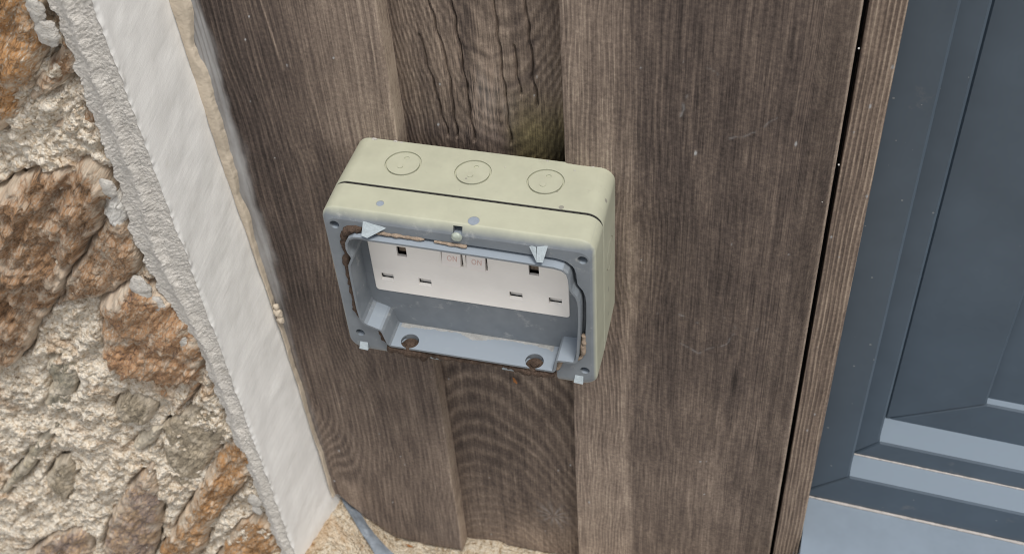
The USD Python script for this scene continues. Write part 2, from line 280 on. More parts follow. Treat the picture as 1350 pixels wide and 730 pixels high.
plain('rough_render', (0.60, 0.568, 0.52), 0.9, 0.2, 0.12, 90, 0.8, 0.0014, (0.50, 0.465, 0.415), 0.55, 1300)

# cover: unfaded grey front and inside, sun-bleached cream on its outer sides; the change follows the moulding's own edge
WD, WB = 0.0598, 0.0378
mat('cover_plastic', {
    'tc': ('texture_coordinate', {}), 's': ('separate_xyz', {}),
    'ax': ('math', {'math_type': 'absolute'}), 'sx': ('math', {'math_type': 'divide', 'value2': 0.074}),
    'zc': ('math', {'math_type': 'subtract', 'value2': 0.058}), 'az': ('math', {'math_type': 'absolute'}), 'sz': ('math', {'math_type': 'divide', 'value2': 0.058}),
    'mx': ('math', {'math_type': 'maximum'}), 'o': ('map_range', {'from_min': 0.93, 'from_max': 0.965, 'clamp': True}),
    'n': ('noise_texture', {'scale': 55.0, 'detail': 6.0, 'roughness': 0.65}), 'yn': ('math', {'math_type': 'multiply_add', 'value2': 0.0042}),
    'w': ('map_range', {'from_min': -0.0560, 'from_max': -0.0540, 'clamp': True}), 'f0': ('math', {'math_type': 'multiply'}), 'zn': ('math', {'math_type': 'multiply_add', 'value2': 0.0022}), 't': ('map_range', {'from_min': 0.0538, 'from_max': 0.0588, 'clamp': True}), 'u': ('map_range', {'from_min': 0.0720, 'from_max': 0.0736, 'clamp': True}), 'f1': ('math', {'math_type': 'maximum'}), 'f': ('math', {'math_type': 'maximum'}),
    'c1': ('rgb_ramp', {'ramp': [(0.3, (0.145, 0.162, 0.178)), (0.7, (0.190, 0.208, 0.225))]}),
    'c2': ('rgb_ramp', {'ramp': [(0.3, (0.375, 0.378, 0.288)), (0.7, (0.43, 0.433, 0.332))]}), 'mix': ('mix_color', {}),
    'nd': ('noise_texture', {'scale': 85.0, 'detail': 9.0, 'roughness': 0.75}), 'rd': ('map_range', {'from_min': 0.57, 'from_max': 0.70, 'to_max': 0.6, 'clamp': True}), 'md': ('mix_color', {'b': (0.42, 0.42, 0.40)}),
    'ge': ('geometry', {}), 'gs': ('separate_xyz', {}), 'gn': ('map_range', {'from_min': 0.7, 'from_max': 0.95, 'to_max': 0.85, 'clamp': True}), 'mc': ('mix_color', {'b': (0.265, 0.305, 0.35)}),  # upward faces of rim and well tinted pale blue, skylight painted into the colour
    'nb': ('noise_texture', {'scale': 600.0, 'detail': 4.0}), 'bp': ('bump', {'strength': 0.15, 'distance': 0.0005}),
    'p': ('principled_bsdf', {'roughness': 0.55, 'specular_ior_level': 0.35})},
    [('tc.object', 's.vector'), ('s.x', 'ax.value1'), ('ax.value', 'sx.value1'), ('s.z', 'zc.value1'), ('zc.value', 'az.value1'), ('az.value', 'sz.value1'),
     ('sx.value', 'mx.value1'), ('sz.value', 'mx.value2'), ('mx.value', 'o.value'), ('tc.object', 'n.vector'), ('n.fac', 'yn.value1'), ('s.y', 'yn.value3'), ('yn.value', 'w.value'),
     ('o.result', 'f0.value1'), ('w.result', 'f0.value2'), ('n.fac', 'zn.value1'), ('zc.value', 'zn.value3'), ('zn.value', 't.value'), ('s.x', 'u.value'), ('t.result', 'f1.value1'), ('u.result', 'f1.value2'), ('f0.value', 'f.value1'), ('f1.value', 'f.value2'), ('n.fac', 'c1.fac'), ('n.fac', 'c2.fac'), ('tc.object', 'nd.vector'), ('nd.fac', 'rd.value'), ('rd.result', 'md.fac'), ('c1.color', 'md.a'),
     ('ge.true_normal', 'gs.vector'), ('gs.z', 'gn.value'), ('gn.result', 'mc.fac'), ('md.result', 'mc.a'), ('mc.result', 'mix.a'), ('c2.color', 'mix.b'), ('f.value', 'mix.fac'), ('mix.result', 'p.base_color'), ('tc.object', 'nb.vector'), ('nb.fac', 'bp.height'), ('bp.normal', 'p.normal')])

# ------------------------------------------------------------------ ground
gv = np.array([[-30, -30, -0.80], [30, -30, -0.80], [30, 30, -0.80], [-30, 30, -0.80]], float)
g = thing('ground', (0, 0, -0.80), 'pale paved ground below the wall', 'ground', 'structure')
part(g, 'paving', (gv, np.array([[0, 1, 2], [0, 2, 3]])), M['paving'])

# ------------------------------------------------------------------ stone wall: mortar bed and rubble stones
BED = math.radians(54)
def bed(x, z):
    return x * math.cos(BED) + z * math.sin(BED), -x * math.sin(BED) + z * math.cos(BED)

STONES = dict(      # outlines on the wall, millimetres (x, z); look, how far it stands out, bedding relief, steps
 rust_top=([[-300.0, 260.0], [-203, 260.0], [-200.5, 173.2], [-201.3, 164.3], [-207.9, 149.5], [-214.1, 134.6], [-224.3, 118.7], [-237.9, 99.0], [-250.6, 82.4], [-262.1, 71.9], [-300, 90]], 'rust_stone', 13, 5.5, ()),
 slate_wedge=([[-209.4, 130.9], [-201.6, 138.6], [-197.2, 148.2], [-197.3, 132.0], [-200.7, 119.9], [-214.8, 108.5], [-225.3, 104.0], [-233.8, 95.5], [-235.0, 99.5], [-222.9, 115.4]], 'brown_stone', 7, 4.5, ()),
 dark_sliver=([[-227.8, 79.4], [-213.8, 89.6], [-199.2, 99.3], [-196.8, 90.3], [-197.5, 82.8], [-208.0, 81.4], [-221.1, 75.1]], 'brown_stone', 7, 3, ()),
 big_brown=([[-330, 10], [-282.0, 23.5], [-261.3, 36.7], [-241.0, 44.9], [-222.9, 53.7], [-211.8, 58.9], [-204.6, 49.9], [-202.9, 37.5], [-212.7, 21.5], [-225.3, 3.1], [-241.2, -18.0], [-260.0, -43.3], [-272.5, -64.2], [-289.1, -83.8], [-303.5, -102.1], [-318.5, -127.6], [-336.0, -146.5], [-352.4, -155.5], [-380, -150]], 'brown_stone', 15, 8, ()),
 brown_wedge=([[-205.6, 22.7], [-203.5, 10.7], [-202.0, -0.2], [-203.7, -15.9], [-210.8, -33.1], [-222.1, -43.6], [-235.2, -56.1], [-249.0, -63.3], [-262.0, -67.6], [-277.5, -75.4], [-268.6, -59.1], [-253.5, -36.5], [-237.5, -16.0], [-221.8, 5.0]], 'brown_stone', 9, 4, ()),
 pebble=([[-212.9, 29.8], [-207.3, 35.6], [-200.7, 35.5], [-198.0, 28.7], [-199.5, 17.4], [-209.0, 8.7], [-215.8, 8.6], [-217.0, 17.0]], 'pale_stone', 12, 1.5, ()),
 red_brown=([[-246.0, -67.0], [-228.3, -50.4], [-210.6, -35.7], [-202.0, -40.7], [-193.3, -48.8], [-184.2, -63.9], [-179.9, -78.8], [-182.6, -101.5], [-189.9, -121.9], [-199.5, -143.2], [-214.6, -167.2], [-227.6, -177.6], [-232.0, -165.1], [-237.1, -151.3], [-245.5, -141.9], [-256.1, -136.4], [-259.6, -122.9], [-254.5, -96.9]], 'red_stone', 16, 5, (((-262, -136), (-236, -133), (-214, -136), (-198, -126), (-186, -108)),)),
 grey_bit=([[-274.7, -186.9], [-265.5, -170.6], [-252.6, -162.1], [-243.2, -164.7], [-238.5, -171.9], [-246.6, -188.1], [-259.0, -198.6], [-269.3, -197.9]], 'grey_stone', 9, 4, ()),
 green_patch=([[-309.2, -139.9], [-293.7, -128.0], [-285.6, -130.8], [-292.9, -155.6], [-307.0, -183.3], [-323.7, -203.8], [-332.9, -199.1], [-317.9, -170.5]], 'green_stone', 5, 3, ()),
 green_sliver=([[-411.8, -320.5], [-388.9, -292.3], [-363.9, -256.6], [-341.2, -229.0], [-325.9, -213.6], [-343.8, -243.1], [-371.6, -280.9], [-394.6, -310.8], [-419.5, -340.4]], 'green_stone', 5, 3, ()),
 brown_bit=([[-369.1, -302.9], [-352.1, -277.1], [-338.3, -266.9], [-337.3, -282.8], [-349.0, -309.3], [-364.6, -331.6], [-366.8, -315.0]], 'grey_stone', 6, 3, ()),
 long_ochre=([[-292.5, -379.9], [-268.1, -339.4], [-244.0, -296.9], [-224.8, -260.2], [-209.5, -232.3], [-194.1, -207.3], [-181.1, -191.9], [-171.3, -205.2], [-180.4, -235.9], [-198.8, -262.0], [-214.4, -287.3], [-235.1, -326.0], [-251.4, -365.4], [-275, -400]], 'rust_stone', 10, 6, ()),
 purple_grey=([[-350.7, -400.6], [-328.1, -350.7], [-307.8, -311.2], [-291.5, -287.1], [-274.5, -263.7], [-260.8, -245.8], [-266.7, -279.3], [-276.3, -322.4], [-298.5, -382.1], [-320, -420]], 'purple_stone', 9, 4, ()),
 low_corner=([[-440, -440], [-429.2, -433.4], [-395.6, -392.2], [-371.2, -374.5], [-350.9, -363.0], [-363.6, -410.0], [-380, -450]], 'purple_stone', 10, 4, ()),
 orange_low=([[-250, -390], [-235.5, -364.3], [-217.5, -326.6], [-202.9, -306.5], [-188.7, -297.6], [-177.9, -303.8], [-178, -347.0], [-195, -400]], 'rust_stone', 8, 4, ()),
 grain_slab=([[-242.7, -203.1], [-225.4, -182.3], [-208.4, -169.0], [-190.6, -168.1], [-181.6, -187.3], [-204.2, -215.8], [-221.0, -245.4], [-240.5, -283.3], [-249.2, -269.8], [-250.2, -242.6]], 'grey_stone', 5, 3, ()),
 flake=([[-273.2, -230.3], [-263.0, -216.2], [-247.9, -201.0], [-242.2, -201.1], [-252.5, -216.9], [-267.1, -234.2]], 'green_stone', 5, 2, ()),
)
YM = -0.046
wall = thing('rubble_stone_wall', (-0.30, YM, -0.80), 'rough rubble stone wall with rusty brown stones in sandy beige mortar', 'stone wall')
polys = {k: sg.Polygon(np.array(v[0]) / 1000).buffer(0) for k, v in STONES.items()}

def spaced(lo, hi, a, b, fine, coarse):
    s, x = [], lo
    while x < hi:
        s.append(x); x += fine if a <= x <= b else coarse
    return np.array(s + [hi])
gx = spaced(-0.95, -0.158, -0.44, -0.10, 0.0012, 0.012)
gz = spaced(-0.80, 0.55, -0.45, 0.21, 0.0012, 0.012)
X, Z = np.meshgrid(gx, gz)
lump = (fbm(P3(X * 38, 0, Z * 38), 4, 3) - 0.5) * 0.016 + (fbm(P3(X * 210, 5, Z * 210), 3, 8) - 0.5) * 0.0075 + (noise(P3(X * 480, 2, Z * 480), 11) - 0.5) * 0.0028 + (noise(P3(X * 820, 2, Z * 820), 12) - 0.5) * 0.0016
a_, b_ = bed(X, Z)
lump += (fbm(P3(a_ * 35, 3, b_ * 130), 3, 15) - 0.5) * 0.007
crev = np.zeros_like(X)
for k, pg in polys.items():
    d = shapely.distance(shapely.points(X.ravel(), Z.ravel()), pg.exterior).reshape(X.shape)
    amp = noise(P3(X * 60, 1, Z * 60), 21)
    crev = np.maximum(crev, np.exp(-(d / 0.0022) ** 2) * (0.002 + 0.014 * sstep(0.40, 0.70, amp)))
# the joint against the rendered edge is open in places
EDGE = np.array([[-0.2030, 0.60], [-0.2010, 0.30], [-0.2002, 0.1707], [-0.1978, 0.1471], [-0.1986, 0.1148], [-0.2001, 0.0837], [-0.1993, 0.0445], [-0.2028, -0.0110], [-0.1962, -0.0539], [-0.1841, -0.0954], [-0.1823, -0.1861], [-0.1798, -0.2405], [-0.1761, -0.2955], [-0.1780, -0.3311], [-0.1775, -0.46], [-0.177, -0.80]])
ex = np.interp(Z, EDGE[::-1, 1], EDGE[::-1, 0])
open_ = sstep(0.50, 0.66, noise(P3(0, 4, Z * 75), 31))
crev = np.maximum(crev, np.exp(-((X - ex) / 0.0035) ** 2) * 0.030 * open_)
Y = YM - lump * sstep(0.010, 0.0, X - ex) + crev + 0.10 * sstep(0.004, 0.010, X - ex)
part(wall, 'mortar', grid_mesh(X, Y, Z), M['sandy_mortar'], True, label='sandy beige mortar bed between the stones')

def stone(key):
    pts, look, out, relief, steps = STONES[key]
    rng = np.random.default_rng(abs(hash_(key)))
    pg = polys[key].buffer(0.0012)
    L = pg.exterior.length
    bp = np.array([pg.exterior.interpolate(t).coords[0] for t in np.arange(0, L, 0.0012)])
    bn = np.stack([fbm(P3(bp[:, 0] * 130, 7, bp[:, 1] * 130), 3, 5) - 0.5, fbm(P3(bp[:, 0] * 130, 9, bp[:, 1] * 130), 3, 6) - 0.5], 1) * 0.006
    bp = bp + bn
    pg = sg.Polygon(bp).buffer(0)
    if pg.geom_type != 'Polygon':
        pg = max(pg.geoms, key=lambda q: q.area)
    x0, z0, x1, z1 = pg.bounds
    s = 0.0011
    X, Z = np.meshgrid(np.arange(x0, x1, s), np.arange(z0, z1, s))
    p = np.stack([X.ravel(), Z.ravel()], 1) + rng.uniform(-0.3, 0.3, (X.size, 2)) * s
    p = p[(p[:, 0] > -0.47) & (p[:, 1] < 0.24) & (p[:, 1] > -0.47)]
    inside = shapely.contains_xy(pg.buffer(-0.0006), p[:, 0], p[:, 1])
    p = np.vstack([p[inside], np.array(pg.exterior.coords)[:-1]])
    T = Delaunay(p).simplices
    c = p[T].mean(1)
    T = T[shapely.contains_xy(pg, c[:, 0], c[:, 1])]
    x, z = p[:, 0], p[:, 1]
    d = shapely.distance(shapely.points(x, z), pg.exterior)
    a, b = bed(x, z)
    sd = int(rng.integers(1000))
    ridg = 1 - np.abs(2 * fbm(P3(a * 16 + sd, sd, b * 95), 3, sd) - 1)
    h = out * 0.72e-3 * (1 - np.exp(-d / 0.0035)) + relief * 1e-3 * (ridg ** 1.2 - 0.70) * 1.15
    h += (fbm(P3(x * 24 + sd, 3, z * 24), 3, sd + 3) - 0.5) * relief * 1.7e-3 + (fbm(P3(a * 130, sd, b * 520), 4, sd + 9) - 0.5) * 0.0028 + (noise(P3(x * 700, sd, z * 700), sd + 2) - 0.5) * 0.0010
    # broken facets
    cell = fbm(P3(x * 48 + sd, 8, z * 48), 2, sd + 5) * 5
    h += (np.floor(cell) + sstep(0.7, 1.0, cell - np.floor(cell))) * relief * 0.42e-3 - relief * 0.9e-3
    for pl in steps:
        pl = np.array(pl) / 1000
        zl = np.interp(x, pl[:, 0], pl[:, 1])
        h -= 0.0085 * sstep(0.0, 0.0018, zl - z) - 0.002 * sstep(0.004, 0.030, zl - z)
    h -= 0.006 * np.exp(-d / 0.0006)
    v = np.stack([x, YM + 0.001 - h, z], 1)
    n = np.cross(v[T[:, 1]] - v[T[:, 0]], v[T[:, 2]] - v[T[:, 0]])
    flip = n[:, 1] > 0
    T[flip] = T[flip][:, ::-1]
    names = {'rust_stone': 'rusty orange stone', 'brown_stone': 'brown layered stone', 'red_stone': 'reddish brown stone with a ledge', 'grey_stone': 'grey granular stone', 'green_stone': 'grey green stone sliver', 'purple_stone': 'purplish grey stone', 'pale_stone': 'small whitish pebble'}
    part(wall, 'stone', (v, T), M[look], True, label=names[look], primvar={'bed': np.stack([a, b, np.full_like(a, sd * 0.37)], 1), 'rim': np.repeat(np.exp(-d / 0.005)[:, None], 3, 1)})

def hash_(s):
    h = 7
    for ch in s:
        h = (h * 131 + ord(ch)) % 1000003
    return h
for k in STONES:
    stone(k)

# mortar ledge under the boards
gx, gy = np.linspace(-0.185, 0.2045, 330), np.linspace(-0.085, 0.034, 110)
X, Yg = np.meshgrid(gx, gy)
zt = -0.337 - 0.034 * sstep(-0.150, -0.095, X) + (fbm(P3(X * 70, Yg * 70, 0), 4, 41) - 0.5) * 0.010 + (noise(P3(X * 480, Yg * 480, 0), 43) - 0.5) * 0.0016 - 0.004
zt -= 0.45 * sstep(-0.060, -0.085, Yg) ** 2
v, f = grid_mesh(X, Yg, zt)
part(wall, 'ledge', (v, f), M['ledge_mortar'], True, label='sandy ledge below the boards')
# masonry below the boards and the sill
part(wall, 'footing', trimesh.creation.box(bounds=[[-0.1585, -0.070, -0.80], [1.2, 0.034, -0.384]]), M['ledge_mortar'])
part(wall, 'core', trimesh.creation.box(bounds=[[-0.95, 0.036, -0.80], [0.19, 0.30, 0.60]]), M['dark_core'])

# ------------------------------------------------------------------ rendered return of the wall
ret = thing('rendered_reveal', (-0.165, -0.03, -0.345), 'white trowelled render return with a rough torn edge, between stones and boards', 'render')
zs = np.arange(-0.40, 0.32, 0.0014)
def back_x(z):
    return np.interp(z, [-0.40, -0.337, -0.129, 0.017, 0.137, 0.32], [-0.1472, -0.1482, -0.1519, -0.1589, -0.1619, -0.1660])
def arris_line(z):
    return np.interp(z, [-0.40, -0.325, -0.0755, 0.0721, 0.1741, 0.32], [-0.1615, -0.1624, -0.1658, -0.1684, -0.1702, -0.1727])
def arris_x(z):
    return arris_line(z) + (fbm(P3(z * 55, 0, 0), 3, 51) - 0.5) * 0.0022 + (noise(P3(z * 420, 0, 3), 52) - 0.5) * 0.0011
YF = -0.055
T_, ZZ = np.meshgrid(np.r_[np.linspace(0, 0.08, 14)[:-1], np.linspace(0.08, 1, 52)], zs)
yb = 0.010
yy_ = YF + (yb - YF) * T_
jit_ = sstep(0.06, 0.0, T_)
xs_ = (arris_x(ZZ) * jit_ + arris_line(ZZ) * (1 - jit_)) * (1 - T_) + (back_x(ZZ) - 0.0005) * T_ + (fbm(P3(yy_ * 30, ZZ * 30, 1), 3, 55) - 0.5) * 0.0028 * sstep(0, 0.15, T_) + (fbm(P3(yy_ * 60 + ZZ * 45, ZZ * 160 - yy_ * 190, 2), 3, 57) - 0.5) * 0.00012
part(ret, 'smooth_face', grid_mesh(xs_, yy_, ZZ), M['smooth_render'], True)
# the rough face towards the viewer, thinning out downwards
T_, ZZ = np.meshgrid(np.linspace(0, 1, 64), np.arange(-0.40, 0.32, 0.0008))
ragged = (fbm(P3(0, 5, ZZ * 95), 4, 61) - 0.5) * 0.0085
xe = np.interp(ZZ, EDGE[::-1, 1], EDGE[::-1, 0]) + ragged
X = xe + (arris_x(ZZ) - xe) * T_
tex = np.abs(fbm(P3(X * 230 + ZZ * 60, 1, ZZ * 820 - X * 330), 3, 63) - 0.5) * 0.0022 + (fbm(P3(X * 60, 4, ZZ * 60), 3, 66) - 0.5) * 0.0013 + (noise(P3(X * 1100, 4, ZZ * 1100), 68) - 0.5) * 0.0009
mid = xe + (arris_x(ZZ) - xe) * (0.52 + 0.12 * (noise(P3(0, 0, ZZ * 22), 69) - 0.5))
ridge = 0.0028 * np.exp(-((X - mid) / 0.0030) ** 2) - 0.0022 * sstep(0.0, 0.012, mid - X)
Yr = YF - ridge * sstep(0.0, 0.2, 1 - T_) - tex * (1 - 0.5 * sstep(0.93, 1.0, T_)) + 0.0015
fold = np.clip((0.06 - T_) / 0.06, 0, 1)
Yr = Yr + 0.016 * fold ** 1.5
part(ret, 'rough_edge', grid_mesh(X, Yr, ZZ), M['rough_render'], True, label='rough torn grey edge of the render')
# blobs of render smeared over the stones beside the edge
rng = np.random.default_rng(5)
for (bx_, bz_, r_) in ((-0.2035, 0.1500, 0.0075), (-0.2045, 0.1635, 0.006), (-0.2030, 0.0445, 0.0055), (-0.2075, -0.0395, 0.008), (-0.1995, -0.052, 0.0055), (-0.1915, -0.085, 0.005), (-0.1815, -0.262, 0.006), (-0.1825, -0.275, 0.0045)):
    s = trimesh.creation.icosphere(3, r_)
    q = s.vertices * [0.85, 0.38, 1.2]
    q = q * (1 + 0.8 * (fbm(q * 300 + 10 * bx_ * 100, 4, 71)[:, None] - 0.5)) + [bx_, YM - 0.0075, bz_]
    part(ret, 'render_blob', (q, s.faces), M['render_crumb'], True)

# ------------------------------------------------------------------ sealant between render and boards
SR = np.array([[-0.145, -0.40], [-0.1452, -0.3188], [-0.1465, -0.2685], [-0.1475, -0.2305], [-0.1485, -0.1777], [-0.1488, -0.1269], [-0.1512, -0.0774], [-0.1515, -0.0288], [-0.1510, 0.0189], [-0.1515, 0.0565], [-0.1517, 0.0839], [-0.1550, 0.1089], [-0.1505, 0.1390], [-0.1525, 0.32]])
T_, ZZ = np.meshgrid(np.linspace(0, 1, 16), np.arange(-0.322, 0.32, 0.0012))
xr = -0.0013 + np.interp(ZZ, SR[:, 1], SR[:, 0]) + (fbm(P3(0, 2, ZZ * 45), 5, 81) - 0.5) * 0.0065
X = back_x(ZZ) - 0.0015 + np.maximum(xr - back_x(ZZ) + 0.0015, 0.0008) * (0.50 + 0.50 * sstep(-0.10, 0.06, ZZ)) * T_
Ys = -0.0030 - 0.0008 * np.sin(np.pi * np.clip(T_, 0, 1)) + 0.0050 * sstep(0.75, 1.0, T_) - (fbm(P3(X * 140, 1, ZZ * 60), 3, 83) - 0.5) * 0.0016
bead = grid_mesh(X, Ys, ZZ)
sl = thing('sealant_bead', (-0.153, 0, -0.322), 'lumpy beige sealant bead between white render and the left board', 'sealant')
part(sl, 'bead', bead, M['sealant'], True)
for (bx_, bz_, r_) in ((-0.1506, -0.104, 0.0030), (-0.1500, -0.111, 0.0025), (-0.1504, -0.098, 0.0021)):
    s = trimesh.creation.icosphere(3, r_)
    q = s.vertices * [0.9, 0.7, 1.3]
    q = q * (1 + 1.0 * (fbm(q * 420, 3, 85)[:, None] - 0.5)) + [bx_, -0.0045, bz_]
    part(sl, 'crumb', (q, s.faces), M['sealant'], True)

# ------------------------------------------------------------------ boards
bd = thing('timber_boarding', (0.0, 0.0, -0.37), 'weathered grey brown vertical timber boards behind the socket', 'timber wall')

def board(parent, name, x0, x1, y0, thick, zbot, ztop, woodf, relief, look, dx=0.0007, dz=0.0011, rnd=0.002, label=None, strength=lambda X, Z: 0.35 + 1.1 * fbm(P3(X * 70, 11, Z * 10), 3, 91)):
    k = np.linspace(0, math.pi / 2, 5)
    lx = np.r_[x0, x0, x0 + rnd * (1 - np.cos(k[1:]))]
    ly = np.r_[thick, thick * 0.5, rnd * (1 - np.sin(k[1:]))]; ly = np.r_[ly[:2], ly[2:]]
    mid = np.arange(x0 + rnd + dx, x1 - rnd, dx)
    px = np.r_[lx, mid, (x0 + x1 - lx)[::-1]]
    py = np.r_[ly, np.zeros_like(mid), ly[::-1]]
    zr = np.arange(0.0, 1.0 + 1e-9, dz / (ztop + 0.37))
    zb = zbot(px)
    R = len(zr) + 2
    X = np.tile(px, (R, 1)); Y = np.tile(py, (R, 1)) + y0
    Zg = np.vstack([zb, zb, zb[None] + (ztop - zb)[None] * zr[:, None]])
    Y[0] = y0 + thick
    Y[1] += 0.0008
    front = np.tile((py < rnd * 1.01).astype(float), (R, 1)); front[:2] = 0
    Y -= relief(X, Zg) * front
    return part(parent, name, grid_mesh(X, Y, Zg), M[look], True, label=label, primvar={'wood': woodf(X, Zg).reshape(-1, 3), 'woodb': (lambda q: q if q.shape[-1] == 3 else np.concatenate([q, 0 * q, 0 * q], -1))(strength(X, Zg)[..., None] if strength(X, Zg).ndim == 2 else strength(X, Zg)).reshape(-1, 3)})

def specks(X, Z, seed, n, box):
    rng = np.random.default_rng(seed)
    o = np.zeros_like(X)
    for _ in range(n):
        x, z = rng.uniform(box[0], box[1]), rng.uniform(box[2], box[3])
        r = rng.uniform(0.00025, 0.0006)
        mk = (np.abs(X - x) < 0.006) & (np.abs(Z - z) < 0.006)
        o[mk] = np.maximum(o[mk], np.exp(-((X[mk] - x) / r) ** 2 - ((Z[mk] - z) / (r * rng.uniform(1, 2.5))) ** 2))
    return o

def wood1(X, Z):
    wob = (fbm(P3(X * 9, 1, Z * 4.5), 3, 101) - 0.5) * 0.035
    loop = 0.030 * np.exp(-((X + 0.150) / 0.022) ** 2 - ((Z + 0.315) / 0.075) ** 2)
    knot = 0.016 * np.exp(-((X + 0.100) / 0.016) ** 2 - ((Z + 0.105) / 0.050) ** 2)
    r = (X + wob + loop + knot) / 0.0034
    tone = 0.275 + 0.15 * (fbm(P3(X * 120, 3, Z * 3.5), 3, 106) - 0.5) + 0.16 * sstep(-0.02, -0.26, Z) + 0.30 * sstep(-0.105, -0.068, X + 0.05 * (fbm(P3(X * 20, 0, Z * 8), 3, 103) - 0.5)) * sstep(-0.06, 0.04, Z) \
        + 0.10 * sstep(-0.075, -0.052, X) * sstep(-0.15, -0.25, Z)
    tone = tone - 0.14 * sstep(-0.118, -0.132, X) * sstep(-0.16, -0.06, Z) - 0.10 * np.exp(-((X + 0.128) / 0.02) ** 2 - ((Z + 0.10) / 0.03) ** 2)
    tone = tone + 0.26 * sstep(-0.0508, -0.0489, X)  # side face toned paler, light from the right put into the colour
    pale = 0.27 * sstep(-0.142, -0.1495, X + 0.018 * (fbm(P3(X * 60, 0, Z * 28), 3, 105) - 0.5)) * sstep(-0.17, -0.02, Z) + 0.2 * sstep(-0.145, -0.150, X)
    pale = pale + 0.9 * specks(X, Z, 107, 22, (-0.15, -0.05, -0.36, 0.17))
    tone = tone + 0.45 * np.exp(-(seg_dist(X, Z, (-0.1440, 0.098), (-0.1405, 0.150)) / 0.0008) ** 2) * 0 + 0.4 * np.exp(-(seg_dist(X, Z, (-0.1130, 0.150), (-0.1080, 0.098)) / 0.0007) ** 2)
    return P3(r, tone, pale)
def zb1(x):
    return np.interp(x, [-0.17, -0.1455, -0.1398, -0.126, -0.1056, -0.085, -0.0455], [-0.322, -0.322, -0.332, -0.352, -0.3700, -0.3722, -0.3712]) + (fbm(P3(x * 160, 0, 0), 3, 109) - 0.5) * 0.0022
def rel1(X, Z):
    wd = np.sin(2 * math.pi * wood1_r(X, Z)) * 0.00012
    return (fbm(P3(X * 40, 2, Z * 9), 3, 111) - 0.5) * 0.0022 + wd - 0.0010 * np.exp(-(poly_dist(X, Z, np.array([(-0.1405, -0.225), (-0.1300, -0.262), (-0.1195, -0.300), (-0.1165, -0.350)])) / 0.0008) ** 2) * 0.8
def wood1_r(X, Z):
    wob = (fbm(P3(X * 9, 1, Z * 4.5), 3, 101) - 0.5) * 0.035
    return (X + wob + 0.030 * np.exp(-((X + 0.150) / 0.022) ** 2 - ((Z + 0.315) / 0.075) ** 2) + 0.016 * np.exp(-((X + 0.100) / 0.016) ** 2 - ((Z + 0.105) / 0.050) ** 2)) / 0.0034
board(bd, 'board', -0.166, -0.0487, 0.0, 0.019, zb1, 0.32, wood1, rel1, 'weathered_wood', label='left board, dark with a pale edge', rnd=0.0022, strength=lambda X, Z: (0.25 + 0.9 * fbm(P3(X * 60, 11, Z * 8), 3, 91)) * (0.6 + 0.6 * sstep(-0.085, -0.12, X)))

def wood2(X, Z):
    x0 = -0.0260
    wob = (fbm(P3(X * 30, 1, Z * 20), 3, 121) - 0.5)
    q_ = Z + 17.0 * (X - x0) ** 2 * np.where(X < x0, 1.3, 1.0) + (fbm(P3(X * 12, 4, Z * 12), 2, 128) - 0.5) * 0.022
    rl = -np.log(np.maximum(q_ + 0.62, 0.05)) * 0 + (q_ + 0.42) / (0.0058 + 0.021 * np.clip(q_ + 0.42, 0, 0.5)) + wob * 1.1
    cx = 0.0075
    ru = (-Z + 46.0 * (X - cx - 0.08 * (Z - 0.10)) ** 2) / 0.0105 + wob * 2.4
    r = np.where(Z > -0.02, ru, rl)
    tone = np.where(Z > -0.02, 0.36 + 0.5 * (fbm(P3((X - 0.3 * np.abs(X - 0.005)) * 90, 3, Z * 9), 3, 126) - 0.5), 0.40)
    tone = tone + np.where(Z > -0.02, 0.16 * 0.4 * np.exp(-((X - 0.000) / 0.015) ** 2 - ((Z - 0.105) / 0.045) ** 2), 0) + 0.10 * sstep(-0.31, -0.36, Z) - 0.10 * np.exp(-((X + 0.006) / 0.02) ** 2 - ((Z + 0.27) / 0.05) ** 2)
    tone = tone - 0.22 * np.where(Z > -0.02, np.exp(-(poly_dist(X, Z, np.array([(-0.012, 0.118), (0.004, 0.111), (0.018, 0.117), (0.032, 0.128)])) / 0.0016) ** 2) + np.exp(-(poly_dist(X, Z, np.array([(-0.012, 0.090), (0.004, 0.089), (0.020, 0.097), (0.030, 0.108)])) / 0.0019) ** 2), 0)
    tone = tone - 0.15 * sstep(0.1, 0.7, fbm(P3(X * 90, 3, Z * 22), 3, 127)) * (Z > -0.02) * sstep(0.11, 0.04, Z)
    star = np.exp(-(np.hypot(X - 0.0235, (Z + 0.318) * 0.8) / 0.013) ** 2) * (0.5 + 0.5 * np.cos(11 * np.arctan2(Z + 0.318, X - 0.0235) + 5 * wob))
    pale = 0.32 * star + 0.9 * specks(X, Z, 123, 14, (-0.045, 0.045, -0.37, 0.16))
    pale = pale + 0.30 * np.where(Z > 0, np.exp(-((X - 0.002) / 0.012) ** 2 - ((Z - 0.078) / 0.022) ** 2), 0) * (fbm(P3(X * 300, 0, Z * 40), 3, 125))
    return P3(r, tone, pale)
CR2 = [np.array(c) for c in ([(-0.0145, 0.17), (-0.0115, 0.105), (-0.0085, 0.052)], [(0.0085, 0.17), (0.0095, 0.11), (0.0125, 0.053)], [(0.0250, 0.17), (0.0265, 0.10), (0.0285, 0.082)], [(-0.0265, 0.15), (-0.020, 0.10), (-0.0185, 0.053)], [(0.017, 0.12), (0.019, 0.088)], [(-0.034, 0.12), (-0.027, 0.075), (-0.024, 0.053)])]
def rel2(X, Z):
    o = (fbm(P3(X * 45, 2, Z * 12), 3, 131) - 0.5) * 0.0022 + np.sin(2 * math.pi * wood2(X, Z)[..., 0]) * 0.00013
    for c in CR2:
        o = o - 0.0030 * np.exp(-((poly_dist(X + (noise(P3(0, 0, Z * 120), 133) - 0.5) * 0.002, Z, c)) / 0.00055) ** 2) * (Z > 0)
    return o
